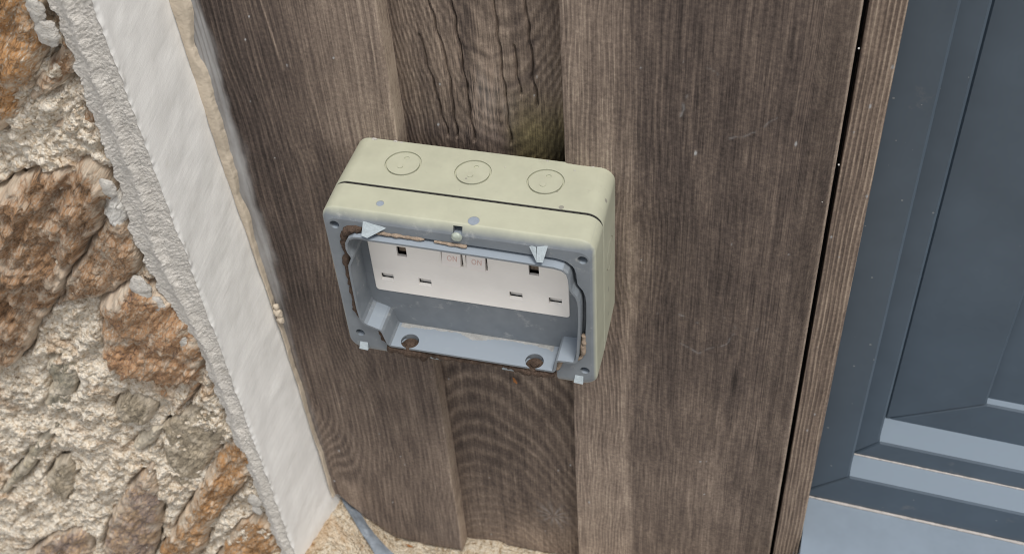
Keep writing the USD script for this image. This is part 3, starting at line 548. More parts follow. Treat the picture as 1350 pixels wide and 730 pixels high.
def str2(X, Z):
    st = np.where(Z > -0.02, 0.22 + 0.7 * (fbm(P3(X * 50, 3, Z * 16), 3, 137) - 0.3), (0.75 + 0.9 * (fbm(P3(X * 26, 9, Z * 26), 3, 138) - 0.5)) * (0.65 + 0.55 * sstep(-0.33, -0.20, Z)))
    green = np.where(Z > -0.02, sstep(0.10, 0.055, Z) * sstep(0.004, 0.024, X + 0.02 * (fbm(P3(X * 40, 1, Z * 20), 3, 139) - 0.5)), 0) * 0.9
    pink = np.where(Z > -0.02, np.exp(-((X + 0.004) / 0.017) ** 2 - ((Z - 0.085) / 0.036) ** 2) * sstep(0.40, 0.56, fbm(P3(X * 150, 3, Z * 26), 4, 140)), 0) * 0.85
    return P3(np.clip(st, 0, 2), green, pink)
board(bd, 'board', -0.056, 0.052, 0.0135, 0.014, lambda x: -0.3765 + (x + 0.05) * 0.05 + (fbm(P3(x * 160, 0, 2), 3, 135) - 0.5) * 0.002, 0.32, wood2, rel2, 'weathered_wood_ringed', dx=0.0005, strength=str2, label='middle board with arched grain below and a cracked knot above')

SCR3 = [np.array(c) for c in ([(0.0960, -0.0560), (0.1080, -0.0500), (0.1220, -0.0560)], [(0.1130, -0.0770), (0.1240, -0.0840), (0.1370, -0.0745), (0.1460, -0.0600)], [(0.1440, -0.0585), (0.1560, -0.0560), (0.1610, -0.0490)], [(0.1320, 0.087), (0.1440, 0.094), (0.1540, 0.105)], [(0.118, 0.130), (0.123, 0.128), (0.125, 0.124)], [(0.1360, -0.047), (0.1430, -0.053), (0.1470, -0.0600)], [(0.1090, 0.112), (0.1060, 0.098)])]
def wood3(X, Z):
    wob = (fbm(P3(X * 11, 1, Z * 5), 4, 141) - 0.5) * 0.030
    r = (X + wob + 0.018 * np.exp(-((X - 0.135) / 0.03) ** 2 - ((Z + 0.23) / 0.12) ** 2)) / (0.0022 + 0.0022 * sstep(0.08, 0.13, X) * sstep(0.19, 0.16, X))
    xb = X + 0.016 * (fbm(P3(X * 10, 2, Z * 7), 3, 143) - 0.5)
    tone = 0.262 + 0.15 * (fbm(P3(X * 160, 3, Z * 3.0), 3, 146) - 0.5) + 0.14 * (fbm(P3(X * 45, 3, Z * 5), 3, 148) - 0.5) + 0.27 * sstep(0.090, 0.068, xb) + 0.08 * sstep(0.163, 0.180, xb) + 0.13 * sstep(-0.05, -0.27, Z) + 0.06 * sstep(0.10, 0.17, Z) * sstep(0.1, 0.06, X)
    tone = tone + 0.20 * np.exp(-((xb - 0.0815) / 0.0042) ** 2) * sstep(0.16, 0.03, Z) - 0.07 * np.exp(-((xb - 0.069) / 0.006) ** 2) * sstep(0.03, -0.02, Z) - 0.05 * np.exp(-((xb - 0.106) / 0.012) ** 2)
    tone = tone + 0.12 * np.exp(-((xb - 0.138) / 0.016) ** 2 - ((Z + 0.22) / 0.07) ** 2) + 0.10 * np.exp(-((X - 0.0635) / 0.010) ** 2 - ((Z - 0.055) / 0.035) ** 2)
    tone = tone - 0.40 * np.exp(-((X - 0.1475) / 0.0017) ** 2 - ((Z + 0.105) / 0.012) ** 2)
    tone = tone + 0.40 * sstep(0.1830, 0.1850, X)
    sc = np.zeros_like(X)
    jit = (fbm(P3(X * 130, 0, Z * 130), 3, 147) - 0.5) * 0.004
    for c in SCR3:
        sc = np.maximum(sc, np.exp(-(poly_dist(X + jit, Z - jit, c) / 0.00075) ** 2))
    pale = 0.24 * sc * sstep(0.3, 0.6, noise(P3(X * 220, 0, Z * 220), 149)) + 0.95 * specks(X, Z, 145, 14, (0.05, 0.185, -0.33, 0.17))
    return P3(r, tone, pale)
def rel3(X, Z):
    return (fbm(P3(X * 35, 2, Z * 8), 3, 151) - 0.5) * 0.0020 + np.sin(2 * math.pi * wood3(X, Z)[..., 0]) * 0.00008
board(bd, 'board', 0.0455, 0.1855, -0.001, 0.020, lambda x: -0.372 + 0 * x, 0.32, wood3, rel3, 'weathered_wood', label='wide right board with pale scratches', rnd=0.0013, strength=lambda X, Z: (0.20 + 0.9 * fbm(P3(X * 60, 11, Z * 9), 3, 92)) * (0.45 + 0.6 * sstep(0.092, 0.07, X) + 0.35 * sstep(0.15, 0.17, X)))

for (x_, z_, y_, a_r) in ((0.0030, -0.1565, 0.0118, 0.25), (-0.0925, -0.3725, -0.004, 1.2)):
    fl = manifold3d.Manifold.hull_points(np.array([(-.0008, 0, .0032), (.0006, -.0006, .003), (.0011, -.0004, -.002), (0, 0, -.0042), (-.001, -.0009, -.0005), (0, .0006, 0)]))
    a = fl.to_mesh(); q = np.array(a.vert_properties[:, :3]); c_, s_n = math.cos(a_r), math.sin(a_r)
    q = np.stack([q[:, 0] * c_ - q[:, 2] * s_n, q[:, 1], q[:, 0] * s_n + q[:, 2] * c_], 1) + [x_, y_, z_]
    part(bd, 'rusty_flake', (q, np.array(a.tri_verts)), M['rust_flake'], label='small orange flake stuck to the boards')

tr = thing('timber_trim', (0.1964, 0.0, -0.372), 'narrow ridged timber trim between wide board and grey door', 'trim')
def wood4(X, Z):
    wob = (fbm(P3(X * 14, 1, Z * 7), 3, 161) - 0.5) * 0.006
    r = (X + wob) / 0.00245
    tone = 0.47 + 0.10 * sstep(0.198, 0.204, X) + 0.08 * sstep(-0.15, -0.28, Z) + 0.06 * sstep(0.05, 0.16, Z)
    return P3(r, tone, 0.9 * specks(X, Z, 163, 10, (0.188, 0.205, -0.30, 0.17)))
def rel4(X, Z):
    return np.sin(2 * math.pi * wood4(X, Z)[..., 0]) * 0.00022 + (fbm(P3(X * 40, 2, Z * 8), 3, 165) - 0.5) * 0.0014
board(tr, 'trim_board', 0.1879, 0.2046, 0.0, 0.030, lambda x: -0.372 + 0 * x, 0.32, wood4, rel4, 'weathered_wood_ridged', dx=0.0005, rnd=0.0010)
# spider silk specks in the gap
for z_, dx_ in ((0.151, 0.0), (0.079, 0.0), (0.0525, -0.005)):
    s = trimesh.creation.icosphere(2, 0.0005)
    q = s.vertices * (1 + 1.3 * (fbm(s.vertices * 900, 2, 171)[:, None] - 0.5)) + [0.1868 + dx_, -0.001, z_]
    part(tr, 'fluff', (q, s.faces), M['spider_silk'], True)

# ------------------------------------------------------------------ grey membrane below the left board
mb = thing('damp_membrane', (-0.11, -0.01, -0.372), 'wavy grey blue membrane strip poking out under the left board', 'membrane')
cl = np.array([[-0.1480, 0.012], [-0.1410, 0.004], [-0.1305, -0.005], [-0.1205, -0.0125], [-0.1100, -0.0190], [-0.1010, -0.0240], [-0.092, -0.028], [-0.080, -0.031], [-0.06, -0.031], [-0.03, -0.029]])
wd = np.array([0.0035, 0.0042, 0.0042, 0.0044, 0.0056, 0.0075, 0.010, 0.014, 0.018, 0.02])
tt = np.linspace(0, len(cl) - 1, 160)
cx_ = np.stack([np.interp(tt, range(len(cl)), cl[:, k]) for k in (0, 1)], 1); ww = np.interp(tt, range(len(cl)), wd)
tg = np.gradient(cx_, axis=0); tg /= np.linalg.norm(tg, axis=1)[:, None]; nr = np.stack([-tg[:, 1], tg[:, 0]], 1)
top, U = [], np.linspace(-1, 1, 12)
Xm = cx_[:, None, 0] + nr[:, None, 0] * ww[:, None] * U[None]; Ym = cx_[:, None, 1] + nr[:, None, 1] * ww[:, None] * U[None]
Zm = -0.337 - 0.034 * sstep(-0.150, -0.095, Xm) + 0.0015 + 0.0008 * (1 - U[None] ** 2) + (fbm(P3(Xm * 110, Ym * 110, 0), 4, 181) - 0.5) * 0.007
R_, C_ = Xm.shape
idx = np.arange(R_ * C_).reshape(R_, C_)
qa, qb, qc, qd = idx[:-1, :-1].ravel(), idx[:-1, 1:].ravel(), idx[1:, 1:].ravel(), idx[1:, :-1].ravel()
vt = np.stack([Xm.ravel(), Ym.ravel(), Zm.ravel()], 1)
ft = np.vstack([np.stack([qa, qb, qc], 1), np.stack([qa, qc, qd], 1)])
if np.cross(vt[ft[0, 1]] - vt[ft[0, 0]], vt[ft[0, 2]] - vt[ft[0, 0]])[2] < 0:
    ft = ft[:, ::-1]
part(mb, 'strip', trimesh.Trimesh(np.vstack([vt, vt - [0, 0, 0.0012]]), np.vstack([ft, ft[:, ::-1] + len(vt)]), process=False), M['membrane'], True)

# ------------------------------------------------------------------ socket box
H2, W2, E = 0.0580, 0.0740, -0.0010
sk = thing('weatherproof_socket', (0.0, 0.0, -H2), 'cream and grey weatherproof double socket box with its lid missing', 'socket')

def toworld(p):                 # (u right, v up, w out of the wall) -> world
    p = np.asarray(p, float)
    return np.stack([p[..., 0], -p[..., 2], p[..., 1]], -1)
def rrect(hw, hh, r, n=10):
    c = sg.box(-hw + r, -hh + r, hw - r, hh - r).buffer(r, quad_segs=n)
    return np.array(c.exterior.coords)[:-1]
def hull(slices):
    return manifold3d.Manifold.hull_points(np.vstack([np.column_stack([p, np.full(len(p), w)]) for p, w in slices]).astype(np.float64))
def prism(poly, w0, w1):
    if isinstance(poly, np.ndarray) or isinstance(poly, list):
        poly = sg.Polygon(poly)
    pieces = list(getattr(poly, 'geoms', [poly]))
    out = manifold3d.Manifold()
    for pc in pieces:
        cs = manifold3d.CrossSection([np.array(pc.exterior.coords)[:-1]] + [np.array(i.coords)[:-1] for i in pc.interiors], manifold3d.FillRule.EvenOdd)
        out = out + manifold3d.Manifold.extrude(cs, w1 - w0).translate([0, 0, w0])
    return out
def cyl(p, axis, r, a, b, n=40):
    c = manifold3d.Manifold.cylinder(b - a, r, r, n).translate([0, 0, a])
    if axis == 1:
        c = c.rotate([-90, 0, 0])
        return c.translate([p[0], 0, p[1]])
    if axis == 0:
        c = c.rotate([0, 90, 0])
        return c.translate([0, p[0], p[1]])
    return c.translate([p[0], p[1], 0])
def mm(man):
    a = man.to_mesh()
    return trimesh.Trimesh(toworld(np.array(a.vert_properties[:, :3])), np.array(a.tri_verts), process=False)
def bxm(lo, hi):
    return manifold3d.Manifold.cube([hi[i] - lo[i] for i in range(3)]).translate(lo)

# back box
RC = 0.0088
base = hull([(rrect(W2 + E, H2 + E, RC), 0.0002), (rrect(W2 + 0.2 * E, H2 + 0.2 * E, RC), 0.030), (rrect(W2, H2, RC), WB - 0.0014), (rrect(W2 - 0.0003, H2 - 0.0003, RC), WB - 0.0011)])
base = base - bxm([-0.070, -0.054, 0.004], [0.070, 0.054, 0.05])
KO = [(-0.0402, 0.0176), (-0.0010, 0.0176), (0.0389, 0.0176)]
for (u, w) in KO:
    base = base - (cyl((u, w), 1, 0.0101, H2 - 0.0018, H2 + 0.002) - cyl((u, w), 1, 0.0090, H2 - 0.003, H2 + 0.004))
    base = base - cyl((u + 0.0007, w - 0.0045), 1, 0.0014, H2 - 0.0013, H2 + 0.002, 20)
base = base - (cyl((0.010, 0.0176), 0, 0.0099, W2 - 0.0016, W2 + 0.002) - cyl((0.010, 0.0176), 0, 0.0093, W2 - 0.003, W2 + 0.004))
bb = part(sk, 'back_box', mm(base), M['box_plastic'], 35, label='cream back box with knockout rings on its top')
for i, (u, w) in enumerate(KO):         # the moulded centre marks of the knockouts
    d = cyl((u - 0.0008, w + 0.003), 1, 0.0015, H2 - 0.0006, H2 + 0.0002, 20)
    part(bb, 'knockout_mark', mm(d), M['box_plastic'], 35)
# seal in the seam
part(sk, 'seam_seal', mm(prism(sg.Polygon(rrect(W2 - 0.0007, H2 - 0.0007, RC - 0.0006)).difference(sg.Polygon(rrect(0.068, 0.052, 0.006))), WB - 0.0014, WB + 0.0024)), M['black_rubber'], 35)

# front cover
OP = np.array([(-47.5, 42.5), (-22.3, 42.6), (18.8, 42.2), (34.6, 41.9), (53.0, 41.5), (57.2, 40.6), (59.6, 38.4), (60.4, 35.0), (60.7, 30.0), (61.0, 27.0), (62.2, 24.6), (64.0, 22.0), (65.0, 18.5), (65.4, 13.6), (65.2, 0.0), (64.4, -15), (63.6, -27.5), (63.0, -30.6), (61.8, -31.8), (53.0, -32.3), (51.8, -33.2), (51.2, -35.0), (50.4, -41.2), (49.4, -42.5),
               (-45.6, -42.5), (-46.6, -41.2), (-48.6, -32.0), (-49.6, -30.2), (-51.0, -29.4), (-57.6, -27.0), (-59.4, -25.6), (-60.4, -23.0), (-61.0, -14.0), (-60.9, 0.0), (-60.8, 14.0), (-60.4, 20.5), (-58.6, 24.8), (-57.7, 26.8), (-57.9, 28.6), (-59.2, 31.2), (-59.7, 34.0), (-59.4, 38.0), (-57.8, 41.2), (-55.0, 42.9), (-51.5, 43.2)]) / 1000
op = sg.Polygon(OP).buffer(0.0008).buffer(-0.0008)
WR, WP = 0.0640, 0.0462          # rim front, floor of the well
r = 0.0042
sl_ = [(rrect(W2 - 0.0003, H2 - 0.0003, RC), WB + 0.0007), (rrect(W2, H2, RC), WB + 0.0010)]
for o, w in ((0.0, WD - 0.0036), (0.0003, WD - 0.0030), (0.0010, WD - 0.0025), (0.0032, WD - 0.0012), (0.0062, WD)):
    sl_.append((rrect(W2 - o * 0.45, H2 - o, RC - o * 0.4), w))
cover = hull(sl_)
rim_out = op.buffer(0.0013, quad_segs=4)
chan = op.buffer(0.0036, quad_segs=4)
cover = cover - prism(chan.difference(op.buffer(0.0006)), WD - 0.0050, WD + 0.01)
cover = cover + (prism(rim_out, WP - 0.002, WR))
cover = cover - prism(op, WP, 0.08)
for (u, v) in ((-0.0666, 0.0472), (0.0675, 0.0465), (-0.0652, -0.0404), (0.0674, -0.0427)):
    cover = cover - cyl((u, v), 2, 0.0027, WD - 0.009, WD + 0.01, 28)
cover = cover - bxm([-0.0008, 0.0515, WD - 0.007], [0.0042, 0.0566, WD + 0.01])           # notch above the middle screw
cover = cover - bxm([-0.0490, -0.070, WB - 0.001], [0.0512, -0.0468, 0.08])              # hinge recess along the bottom
cover = cover - bxm([-0.0550, -0.0125, 0.030], [0.0556, 0.0370, WP + 0.0001])
PLUG = [(-0.0356, 0.0588), (0.0382, 0.0590)]
for (u, w) in PLUG:
    cover = cover - cyl((u, w), 1, 0.0053, -0.07, -0.030)
for (u, w, rr) in ((-0.0427, WB + 0.0125, 0.0021), (0.0092, WD - 0.0062, 0.0031)):         # shallow dents for the chips below
    cover = cover - cyl((u, w), 1, rr, H2 - 0.0004, H2 + 0.003, 24)
cv = part(sk, 'front_cover', mm(cover), M['cover_plastic'], 20, label='grey front cover with a bleached cream outside and an open well')
for (u, w, rr) in ((-0.0427, WB + 0.0125, 0.0020), (0.0092, WD - 0.0062, 0.0030)):
    part(cv, 'chip', mm(cyl((u, w), 1, rr, H2 - 0.0008, H2 - 0.0001, 24)), M['blue_chip'], 35, label='grey blue chipped spot')
# top screw, broken lid stubs, catch tabs
s = trimesh.creation.icosphere(3, 0.0030)
part(sk, 'screw', (toworld(s.vertices * [1, 0.95, 0.55] * (1 + 0.25 * (fbm(s.vertices * 700, 2, 77)[:, None] - 0.5)) + [0.0014, 0.0512, WD + 0.0004]), s.faces), M['screw_head'], True)
def hullpts(p):
    return manifold3d.Manifold.hull_points(np.array(p, float) / 1000)
D = WD * 1000
part(sk, 'lid_stub', mm(hullpts([(-50, 52.6, D - .6), (-36.5, 50.2, D - .6), (-46.5, 52.2, D + 1.6), (-49.6, 47.6, D + 5.6), (-46.4, 46.6, D + 5.8), (-49.6, 45.2, D + 2.4), (-44, 46, D - 1)])), M['broken_plastic'], 20, label='torn left stub of the missing lid')
st2 = hullpts([(39.2, 51.8, D - .6), (43.6, 52.2, D + .6), (44.6, 46.0, D + 5.2), (44.2, 44.8, D + 3), (42, 46, D - 1)]) + hullpts([(43.8, 52.4, D - .6), (49.6, 53.0, D - .4), (48.0, 46.6, D + 5.6), (44.7, 46.2, D + 5.5), (46, 44.6, D + 1), (47.6, 45, D + 2)])
part(sk, 'lid_stub', mm(st2), M['broken_plastic'], 20, label='torn right stub of the missing lid')
for (u, v) in ((-64.0, -48.9), (64.2, -48.6)):
    part(sk, 'catch_tab', mm(hullpts([(u - 2.4, v + 1.4, D - .5), (u + 2.2, v + 1.4, D - .5), (u - 2.9, v - 3.8, D + 2.2), (u + 2.3, v - 4.2, D + 2.2), (u - 2.9, v - 5.0, D - .5), (u + 2.3, v - 5.2, D - .5)])), M['broken_plastic'], 20)
for (u, v) in ((-20.0, -49.6), (22.8, -49.2)):
    part(sk, 'hinge_knuckle', mm(hullpts([(u - 3.6, v + 1.5, D - 5), (u + 3.4, v + 1.5, D - 5), (u - 3.6, v - .6, D + 1.2), (u + 3.2, v - .6, D + 1.2), (u - 3.6, v - 3.0, D + 1.2), (u + 3.2, v - 3.0, D + 1.2), (u - 3, v - 4, D - 5), (u + 3, v - 4, D - 5)])), M['broken_plastic'], 20)
# cable plugs in the floor of the well
for (u, w) in PLUG:
    pl = cyl((u, w - 0.0002), 1, 0.0047, -0.0492, -0.0458) + cyl((u, w - 0.0004), 1, 0.0026, -0.0492, -0.0446, 24)
    part(sk, 'cable_plug', mm(pl), M['brown_gasket'], 35)

# gasket: crumbling strip lying in the groove round the rim
def lump_tube(pts, rad, seed, n=9, step=0.0008, flat=1.0):
    pts = np.asarray(pts, float) / 1000
    L = np.r_[0, np.cumsum(np.linalg.norm(np.diff(pts, axis=0), axis=1))]
    t = np.arange(0, L[-1], step)
    c = np.stack([np.interp(t, L, pts[:, k]) for k in range(3)], 1)
    k = np.ones(7) / 7
    c = np.stack([np.convolve(np.pad(c[:, j], 3, 'edge'), k, 'valid') for j in range(3)], 1)
    rd = np.interp(t, L, np.broadcast_to(rad, len(pts))) / 1000
    tg = np.gradient(c, axis=0); tg /= np.linalg.norm(tg, axis=1)[:, None]
    a = np.cross(tg, [0, 0, 1.0]); a /= np.linalg.norm(a, axis=1)[:, None]
    b = np.cross(a, tg)
    th = np.linspace(0, 2 * math.pi, n, endpoint=False)
    v = c[:, None] + rd[:, None, None] * (a[:, None] * np.cos(th)[None, :, None] + flat * b[:, None] * np.sin(th)[None, :, None])
    v = v + (fbm(v * 430, 4, seed)[..., None] - 0.5) * (v - c[:, None]) * 1.5 + (fbm(c * 200 + 3, 3, seed + 1)[:, None, None] - 0.5) * (v - c[:, None]) * 0.9
    R_, C_ = v.shape[:2]
    i = np.arange(R_ * C_).reshape(R_, C_); j = np.roll(i, -1, 1)
    f = np.vstack([np.stack([i[:-1], i[1:], j[1:]], -1).reshape(-1, 3), np.stack([i[:-1], j[1:], j[:-1]], -1).reshape(-1, 3)])
    V = np.vstack([v.reshape(-1, 3), c[:1], c[-1:]])
    f = np.vstack([f, np.stack([i[0], j[0], np.full(C_, len(V) - 2)], 1), np.stack([j[-1], i[-1], np.full(C_, len(V) - 1)], 1)])
    return trimesh.Trimesh(toworld(V), f, process=False)
g0 = D - 0.3
part(sk, 'gasket', lump_tube([(-50.5, 46.2, g0), (-55, 46.6, g0), (-59.6, 44.6, g0), (-62.6, 40, g0), (-63.2, 34, g0), (-62.4, 29, g0), (-62.6, 25.5, g0), (-63.9, 20, g0), (-64.0, 5, g0), (-63.9, -12, g0), (-63.5, -23, g0), (-61, -28.6, g0), (-54.5, -31.2, g0), (-52, -33.2, g0), (-50.2, -41, g0), (-48.5, -45, g0)], [2.1, 2.3, 2.5, 2.4, 2.2, 2.1, 2.3, 2.4, 2.4, 2.3, 2.2, 2.0, 1.9, 2.2, 2.3, 2.0], 191), M['brown_gasket'], True, label='dark brown crumbling gasket on the left of the rim')
part(sk, 'gasket', lump_tube([(-49.5, -46.3, g0 + 1.3), (-44, -47.5, g0 + 1.3), (-36, -48.5, g0 + 1.3), (-28, -48.5, g0 + 1.3), (-24, -48.1, g0 + 1.3), (-10, -47.7, g0 + 1.3), (0, -47.3, g0 + 1.3), (10, -47.3, g0 + 1.3), (24, -47.5, g0 + 1.3), (30, -47.7, g0 + 1.3), (38, -48.9, g0 + 1.3), (46, -48.3, g0 + 1.3), (51, -46.5, g0 + 1.3)], [2.5, 3.4, 3.8, 3.6, 3.0, 2.6, 2.4, 2.4, 2.6, 3.0, 3.5, 3.3, 2.5], 193), M['brown_gasket'], True, label='dark brown gasket and grime below the well')
part(sk, 'gasket', lump_tube([(51.5, -45, g0), (53.0, -38, g0), (54.5, -35.2, g0), (62.5, -34.4, g0), (65.6, -32.4, g0), (66.4, -28, g0), (67.0, -18, g0), (67.3, -12, g0)], [1.8, 1.6, 1.3, 1.4, 1.6, 1.5, 1.4, 1.2], 195), M['dry_gasket'], True, label='flaky brown gasket at the lower right of the rim')
part(sk, 'gasket', lump_tube([(-45.0, 46.0, g0 + .8), (-38, 45.8, g0 + .8), (-30, 45.6, g0 + .6), (-20, 45.4, g0 + .4), (-16.0, 45.3, g0 + .2)], [0.9, 1.15, 1.0, 1.0, 0.6], 197), M['dry_gasket'], True, label='pale dried gasket along the top left')
part(sk, 'gasket', lump_tube([(-12.2, 45.2, g0 + .3), (-8, 45.2, g0 + .6), (-2, 45.0, g0 + .8), (4, 45.0, g0 + .9), (7.5, 45.0, g0 + .6)], [0.8, 1.0, 1.0, 1.15, 0.8], 199), M['dry_gasket'], True, label='pale dried gasket scrap below the middle screw')

# dust lying along the back of the well's floor and on the left block, crumbs on the top edge
ud = np.linspace(-0.0440, 0.0470, 220)
wd_ = 0.0007 + 0.0075 * np.clip(fbm(P3(ud * 70, 3, 0), 4, 211) - 0.33, 0, 1) + 0.0008 * noise(P3(ud * 1500, 0, 0), 212)
VV = np.linspace(0, 1, 7)
Ud = np.repeat(ud[:, None], 7, 1); Wd = WP + 0.0001 + wd_[:, None] * VV[None]; Hd = -0.0425 + 0.00028 * (1 - VV[None] ** 2) + 0 * Ud - 0.00003
i_ = np.arange(Ud.size).reshape(Ud.shape)
fd = np.vstack([np.stack([i_[:-1, :-1], i_[:-1, 1:], i_[1:, 1:]], -1).reshape(-1, 3), np.stack([i_[:-1, :-1], i_[1:, 1:], i_[1:, :-1]], -1).reshape(-1, 3)])
part(cv, 'dust', (toworld(np.stack([Ud, Hd, Wd], -1).reshape(-1, 3)), fd), M['dust'], True, label='thin pale dust at the back of the well floor')
for (u, w, rr) in ((-0.0620, 0.0008, 0.0011), (-0.0500, 0.0006, 0.0009), (-0.0465, 0.0010, 0.0007), (0.0360, 0.0012, 0.0006), (0.0610, 0.0009, 0.0008), (0.0150, 0.0105, 0.0004), (0.0520, 0.0060, 0.0005)):
    s = trimesh.creation.icosphere(2, rr * 0.75)
    q = s.vertices * [1.6, 0.7, 1.0] * (1 + 1.1 * (fbm(s.vertices * 900 + u * 100, 2, 215)[:, None] - 0.5)) + [u, H2 + E * (1 - w / 0.03) * 0.9, w]
    part(bb, 'crumb', (toworld(q), s.faces), M['render_crumb'], True)

# socket plate with its slots and switches
PW = 0.0468
plate = hull([(rrect(0.0564, 0.0275, 0.0022), WP - 0.001), (rrect(0.0564, 0.0275, 0.0022), PW - 0.0004), (rrect(0.0561, 0.0272, 0.0020), PW)]).translate([0.0003, 0.0122, 0])
VLN, VE = -0.0030, 0.0192
for cu in (-0.0368, 0.0377):
    for du in (-0.0111, 0.0111):
        plate = plate - bxm([cu + du - 0.0037, VLN - 0.0024, 0.0405], [cu + du + 0.0037, VLN + 0.0024, 0.06])
        plate = plate - hullpts([((cu + du) * 1000 - 3.7, VLN * 1000 - 2.3, PW * 1000 - 1.6), ((cu + du) * 1000 + 3.7, VLN * 1000 - 2.3, PW * 1000 - 1.6), ((cu + du) * 1000 - 3.7, VLN * 1000 - 3.3, PW * 1000 + .1), ((cu + du) * 1000 + 3.7, VLN * 1000 - 3.3, PW * 1000 + .1), ((cu + du) * 1000 - 3.7, VLN * 1000 + 1, PW * 1000 + .1), ((cu + du) * 1000 + 3.7, VLN * 1000 + 1, PW * 1000 + .1), ((cu + du) * 1000 - 3.7, VLN * 1000 + 1, PW * 1000 - 1.6), ((cu + du) * 1000 + 3.7, VLN * 1000 + 1, PW * 1000 - 1.6)])
    plate = plate - bxm([cu - 0.0028, VE - 0.0037, 0.0405], [cu + 0.0028, VE + 0.0037, 0.06])
SW = [(-0.0080, 0.0212), (0.0058, 0.0210)]
for (u, v) in SW:
    plate = plate - bxm([u - 0.0061, v - 0.0070, PW - 0.0016], [u + 0.0061, v + 0.0100, 0.06])
pp = part(sk, 'socket_plate', mm(plate), M['white_plastic'], 30, label='off-white double socket plate inside the well')
part(pp, 'slot_backing', mm(bxm([-0.054, -0.010, 0.0380], [0.054, 0.034, 0.0400])), M['dark_core'])
# shutters a little way inside the slots
for cu in (-0.0368, 0.0377):
    for du in (-0.0111, 0.0111):
        part(pp, 'shutter', mm(bxm([cu + du - 0.0037, VLN - 0.0030, 0.0402], [cu + du + 0.0037, VLN + 0.0030, 0.0438])), M['white_plastic'])
for cu in (-0.0368, 0.0377):
    part(pp, 'shutter', mm(bxm([cu - 0.0029, VE - 0.0038, 0.0402], [cu + 0.0029, VE + 0.0012, 0.0428])), M['brown_gasket'] if False else M['dry_gasket'])
for (u, v) in SW:
    k = hull([(np.array([(-.0052, -.0057), (.0052, -.0057), (.0052, .0095), (-.0052, .0095)]) + [u, v], 0.0425), (np.array([(-.0052, -.0057), (.0052, -.0057), (.0052, -.0047), (-.0052, -.0047)]) + [u, v], PW + 0.0024), (np.array([(-.0052, .0085), (.0052, .0095)]) + [u, v], PW - 0.0006)])
    sp = part(pp, 'switch', mm(k), M['switch_plastic'], 25, label='white rocker switch marked ON')
    t = meshkit.text_mesh('ON', 0.0032, 0.0003)
    q = t.vertices.copy(); q[:, 0] -= q[:, 0].mean(); q[:, 1] -= q[:, 1].mean()
    q = q * [0.92, 1, 1]
    vv = q[:, 1] - 0.0002
    sl2 = (PW - 0.0006 - (PW + 0.0024)) / (0.0090 + 0.0052)
    w_ = (PW + 0.0024) + (vv + 0.0052) * sl2 + q[:, 2] - 0.0001
    part(pp, 'lettering', trimesh.Trimesh(toworld(np.stack([q[:, 0] + u + 0.0003, vv + v, w_], 1)), t.faces, process=False), M['pink_print'], label='faded red ON print')

# ------------------------------------------------------------------ grey door: stepped frame, leaf and panel
YAW = 0.0574
dr = thing('grey_door', (0.205, 0.035, -0.2665), 'dark blue grey door with stepped frame and recessed panel', 'door', rotz=-YAW)
LOC[dr] = (np.zeros(3), 0)
def slab(poly, t0, t1, ch=0.0013):
    """polygon in (s, z) from its face at depth t0 back to t1, front edges eased; in the door's own coordinates"""
    pg = sg.Polygon(poly)
    inn = pg.buffer(-ch, join_style=2)
    A, B = np.array(pg.exterior.coords)[:-1], np.array(inn.exterior.coords)[:-1]
    pts = np.vstack([np.column_stack([B[:, 0], np.full(len(B), t0), B[:, 1]]), np.column_stack([A[:, 0], np.full(len(A), t0 + ch), A[:, 1]]), np.column_stack([A[:, 0], np.full(len(A), t1), A[:, 1]])])
    pts[:, 2] += 0.2665
    return manifold3d.Manifold.hull_points(pts)
TOP, RGT, g_ = 0.36, 0.62, 0.00025
zA, zB, zC = -0.2337, -0.2152, -0.1797
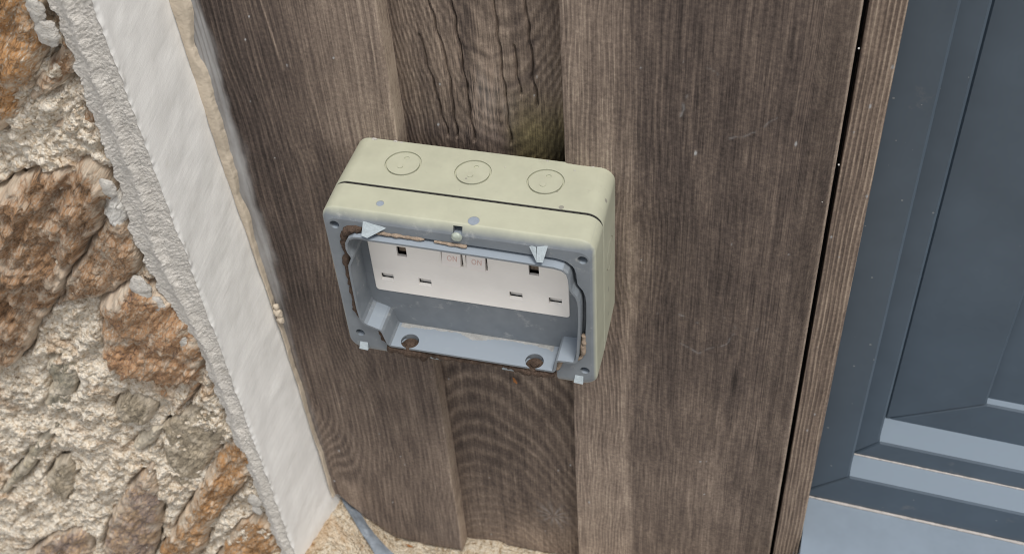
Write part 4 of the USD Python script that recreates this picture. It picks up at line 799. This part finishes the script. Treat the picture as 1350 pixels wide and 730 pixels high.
for nm, poly, t0, t1, lb in (
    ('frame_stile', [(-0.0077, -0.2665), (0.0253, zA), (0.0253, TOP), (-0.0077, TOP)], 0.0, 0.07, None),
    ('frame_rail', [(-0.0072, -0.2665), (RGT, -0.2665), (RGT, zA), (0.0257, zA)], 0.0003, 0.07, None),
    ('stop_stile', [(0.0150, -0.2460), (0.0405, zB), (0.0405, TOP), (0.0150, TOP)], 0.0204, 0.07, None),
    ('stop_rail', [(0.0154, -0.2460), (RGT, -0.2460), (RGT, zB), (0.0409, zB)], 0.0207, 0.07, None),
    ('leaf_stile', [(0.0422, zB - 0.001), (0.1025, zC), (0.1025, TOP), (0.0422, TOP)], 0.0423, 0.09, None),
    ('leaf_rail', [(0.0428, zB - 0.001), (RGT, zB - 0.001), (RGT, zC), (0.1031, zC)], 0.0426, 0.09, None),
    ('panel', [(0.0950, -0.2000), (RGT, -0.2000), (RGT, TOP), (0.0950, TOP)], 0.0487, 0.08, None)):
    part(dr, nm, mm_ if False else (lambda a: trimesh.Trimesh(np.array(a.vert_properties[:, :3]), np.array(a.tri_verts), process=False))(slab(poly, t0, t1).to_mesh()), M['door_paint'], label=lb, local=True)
# weathered joint lines where the rails meet the ledges
for (s0, t_, z_, rr) in ((0.0, -0.0003, -0.2662, 0.0011), (0.0262, 0.0202, zA + 0.0004, 0.0007)):
    n_ = 240
    s_ = np.linspace(s0, RGT, n_)
    th = np.linspace(0, 2 * math.pi, 8, endpoint=False)
    rad = rr * (0.75 + 0.9 * (fbm(P3(s_ * 160, z_ * 10, 0), 3, 205) - 0.3))
    v = np.stack([np.broadcast_to(s_[:, None], (n_, 8)), t_ + rad[:, None] * np.cos(th), z_ + 0.2665 + rad[:, None] * np.sin(th)], -1)
    i = np.arange(n_ * 8).reshape(n_, 8); j = np.roll(i, -1, 1)
    f = np.vstack([np.stack([i[:-1], j[:-1], j[1:]], -1).reshape(-1, 3), np.stack([i[:-1], j[1:], i[1:]], -1).reshape(-1, 3)])
    part(dr, 'joint_line', (v.reshape(-1, 3), f[:, ::-1]), M['door_joint'], True, local=True)

sill = thing('door_sill', (0.206, 0.0, -0.2665), 'flat grey blue sill in front of the grey door', 'sill')
s = manifold3d.Manifold.hull_points(np.array([(x, y, z) for x in (0.2052, 0.95) for (y, z) in ((0.10, -0.2667), (-0.118, -0.2667), (-0.120, -0.2687), (-0.120, -0.300), (0.10, -0.300))]))
a = s.to_mesh()
part(sill, 'sill_board', trimesh.Trimesh(np.array(a.vert_properties[:, :3]), np.array(a.tri_verts), process=False), M['sill_paint'])
part(sill, 'paint_fleck', (lambda s: (s.vertices * [1.3, 1, 0.35] + [0.3005, -0.009, -0.2665], s.faces))(trimesh.creation.icosphere(2, 0.0011)), M['lichen_white'], True)
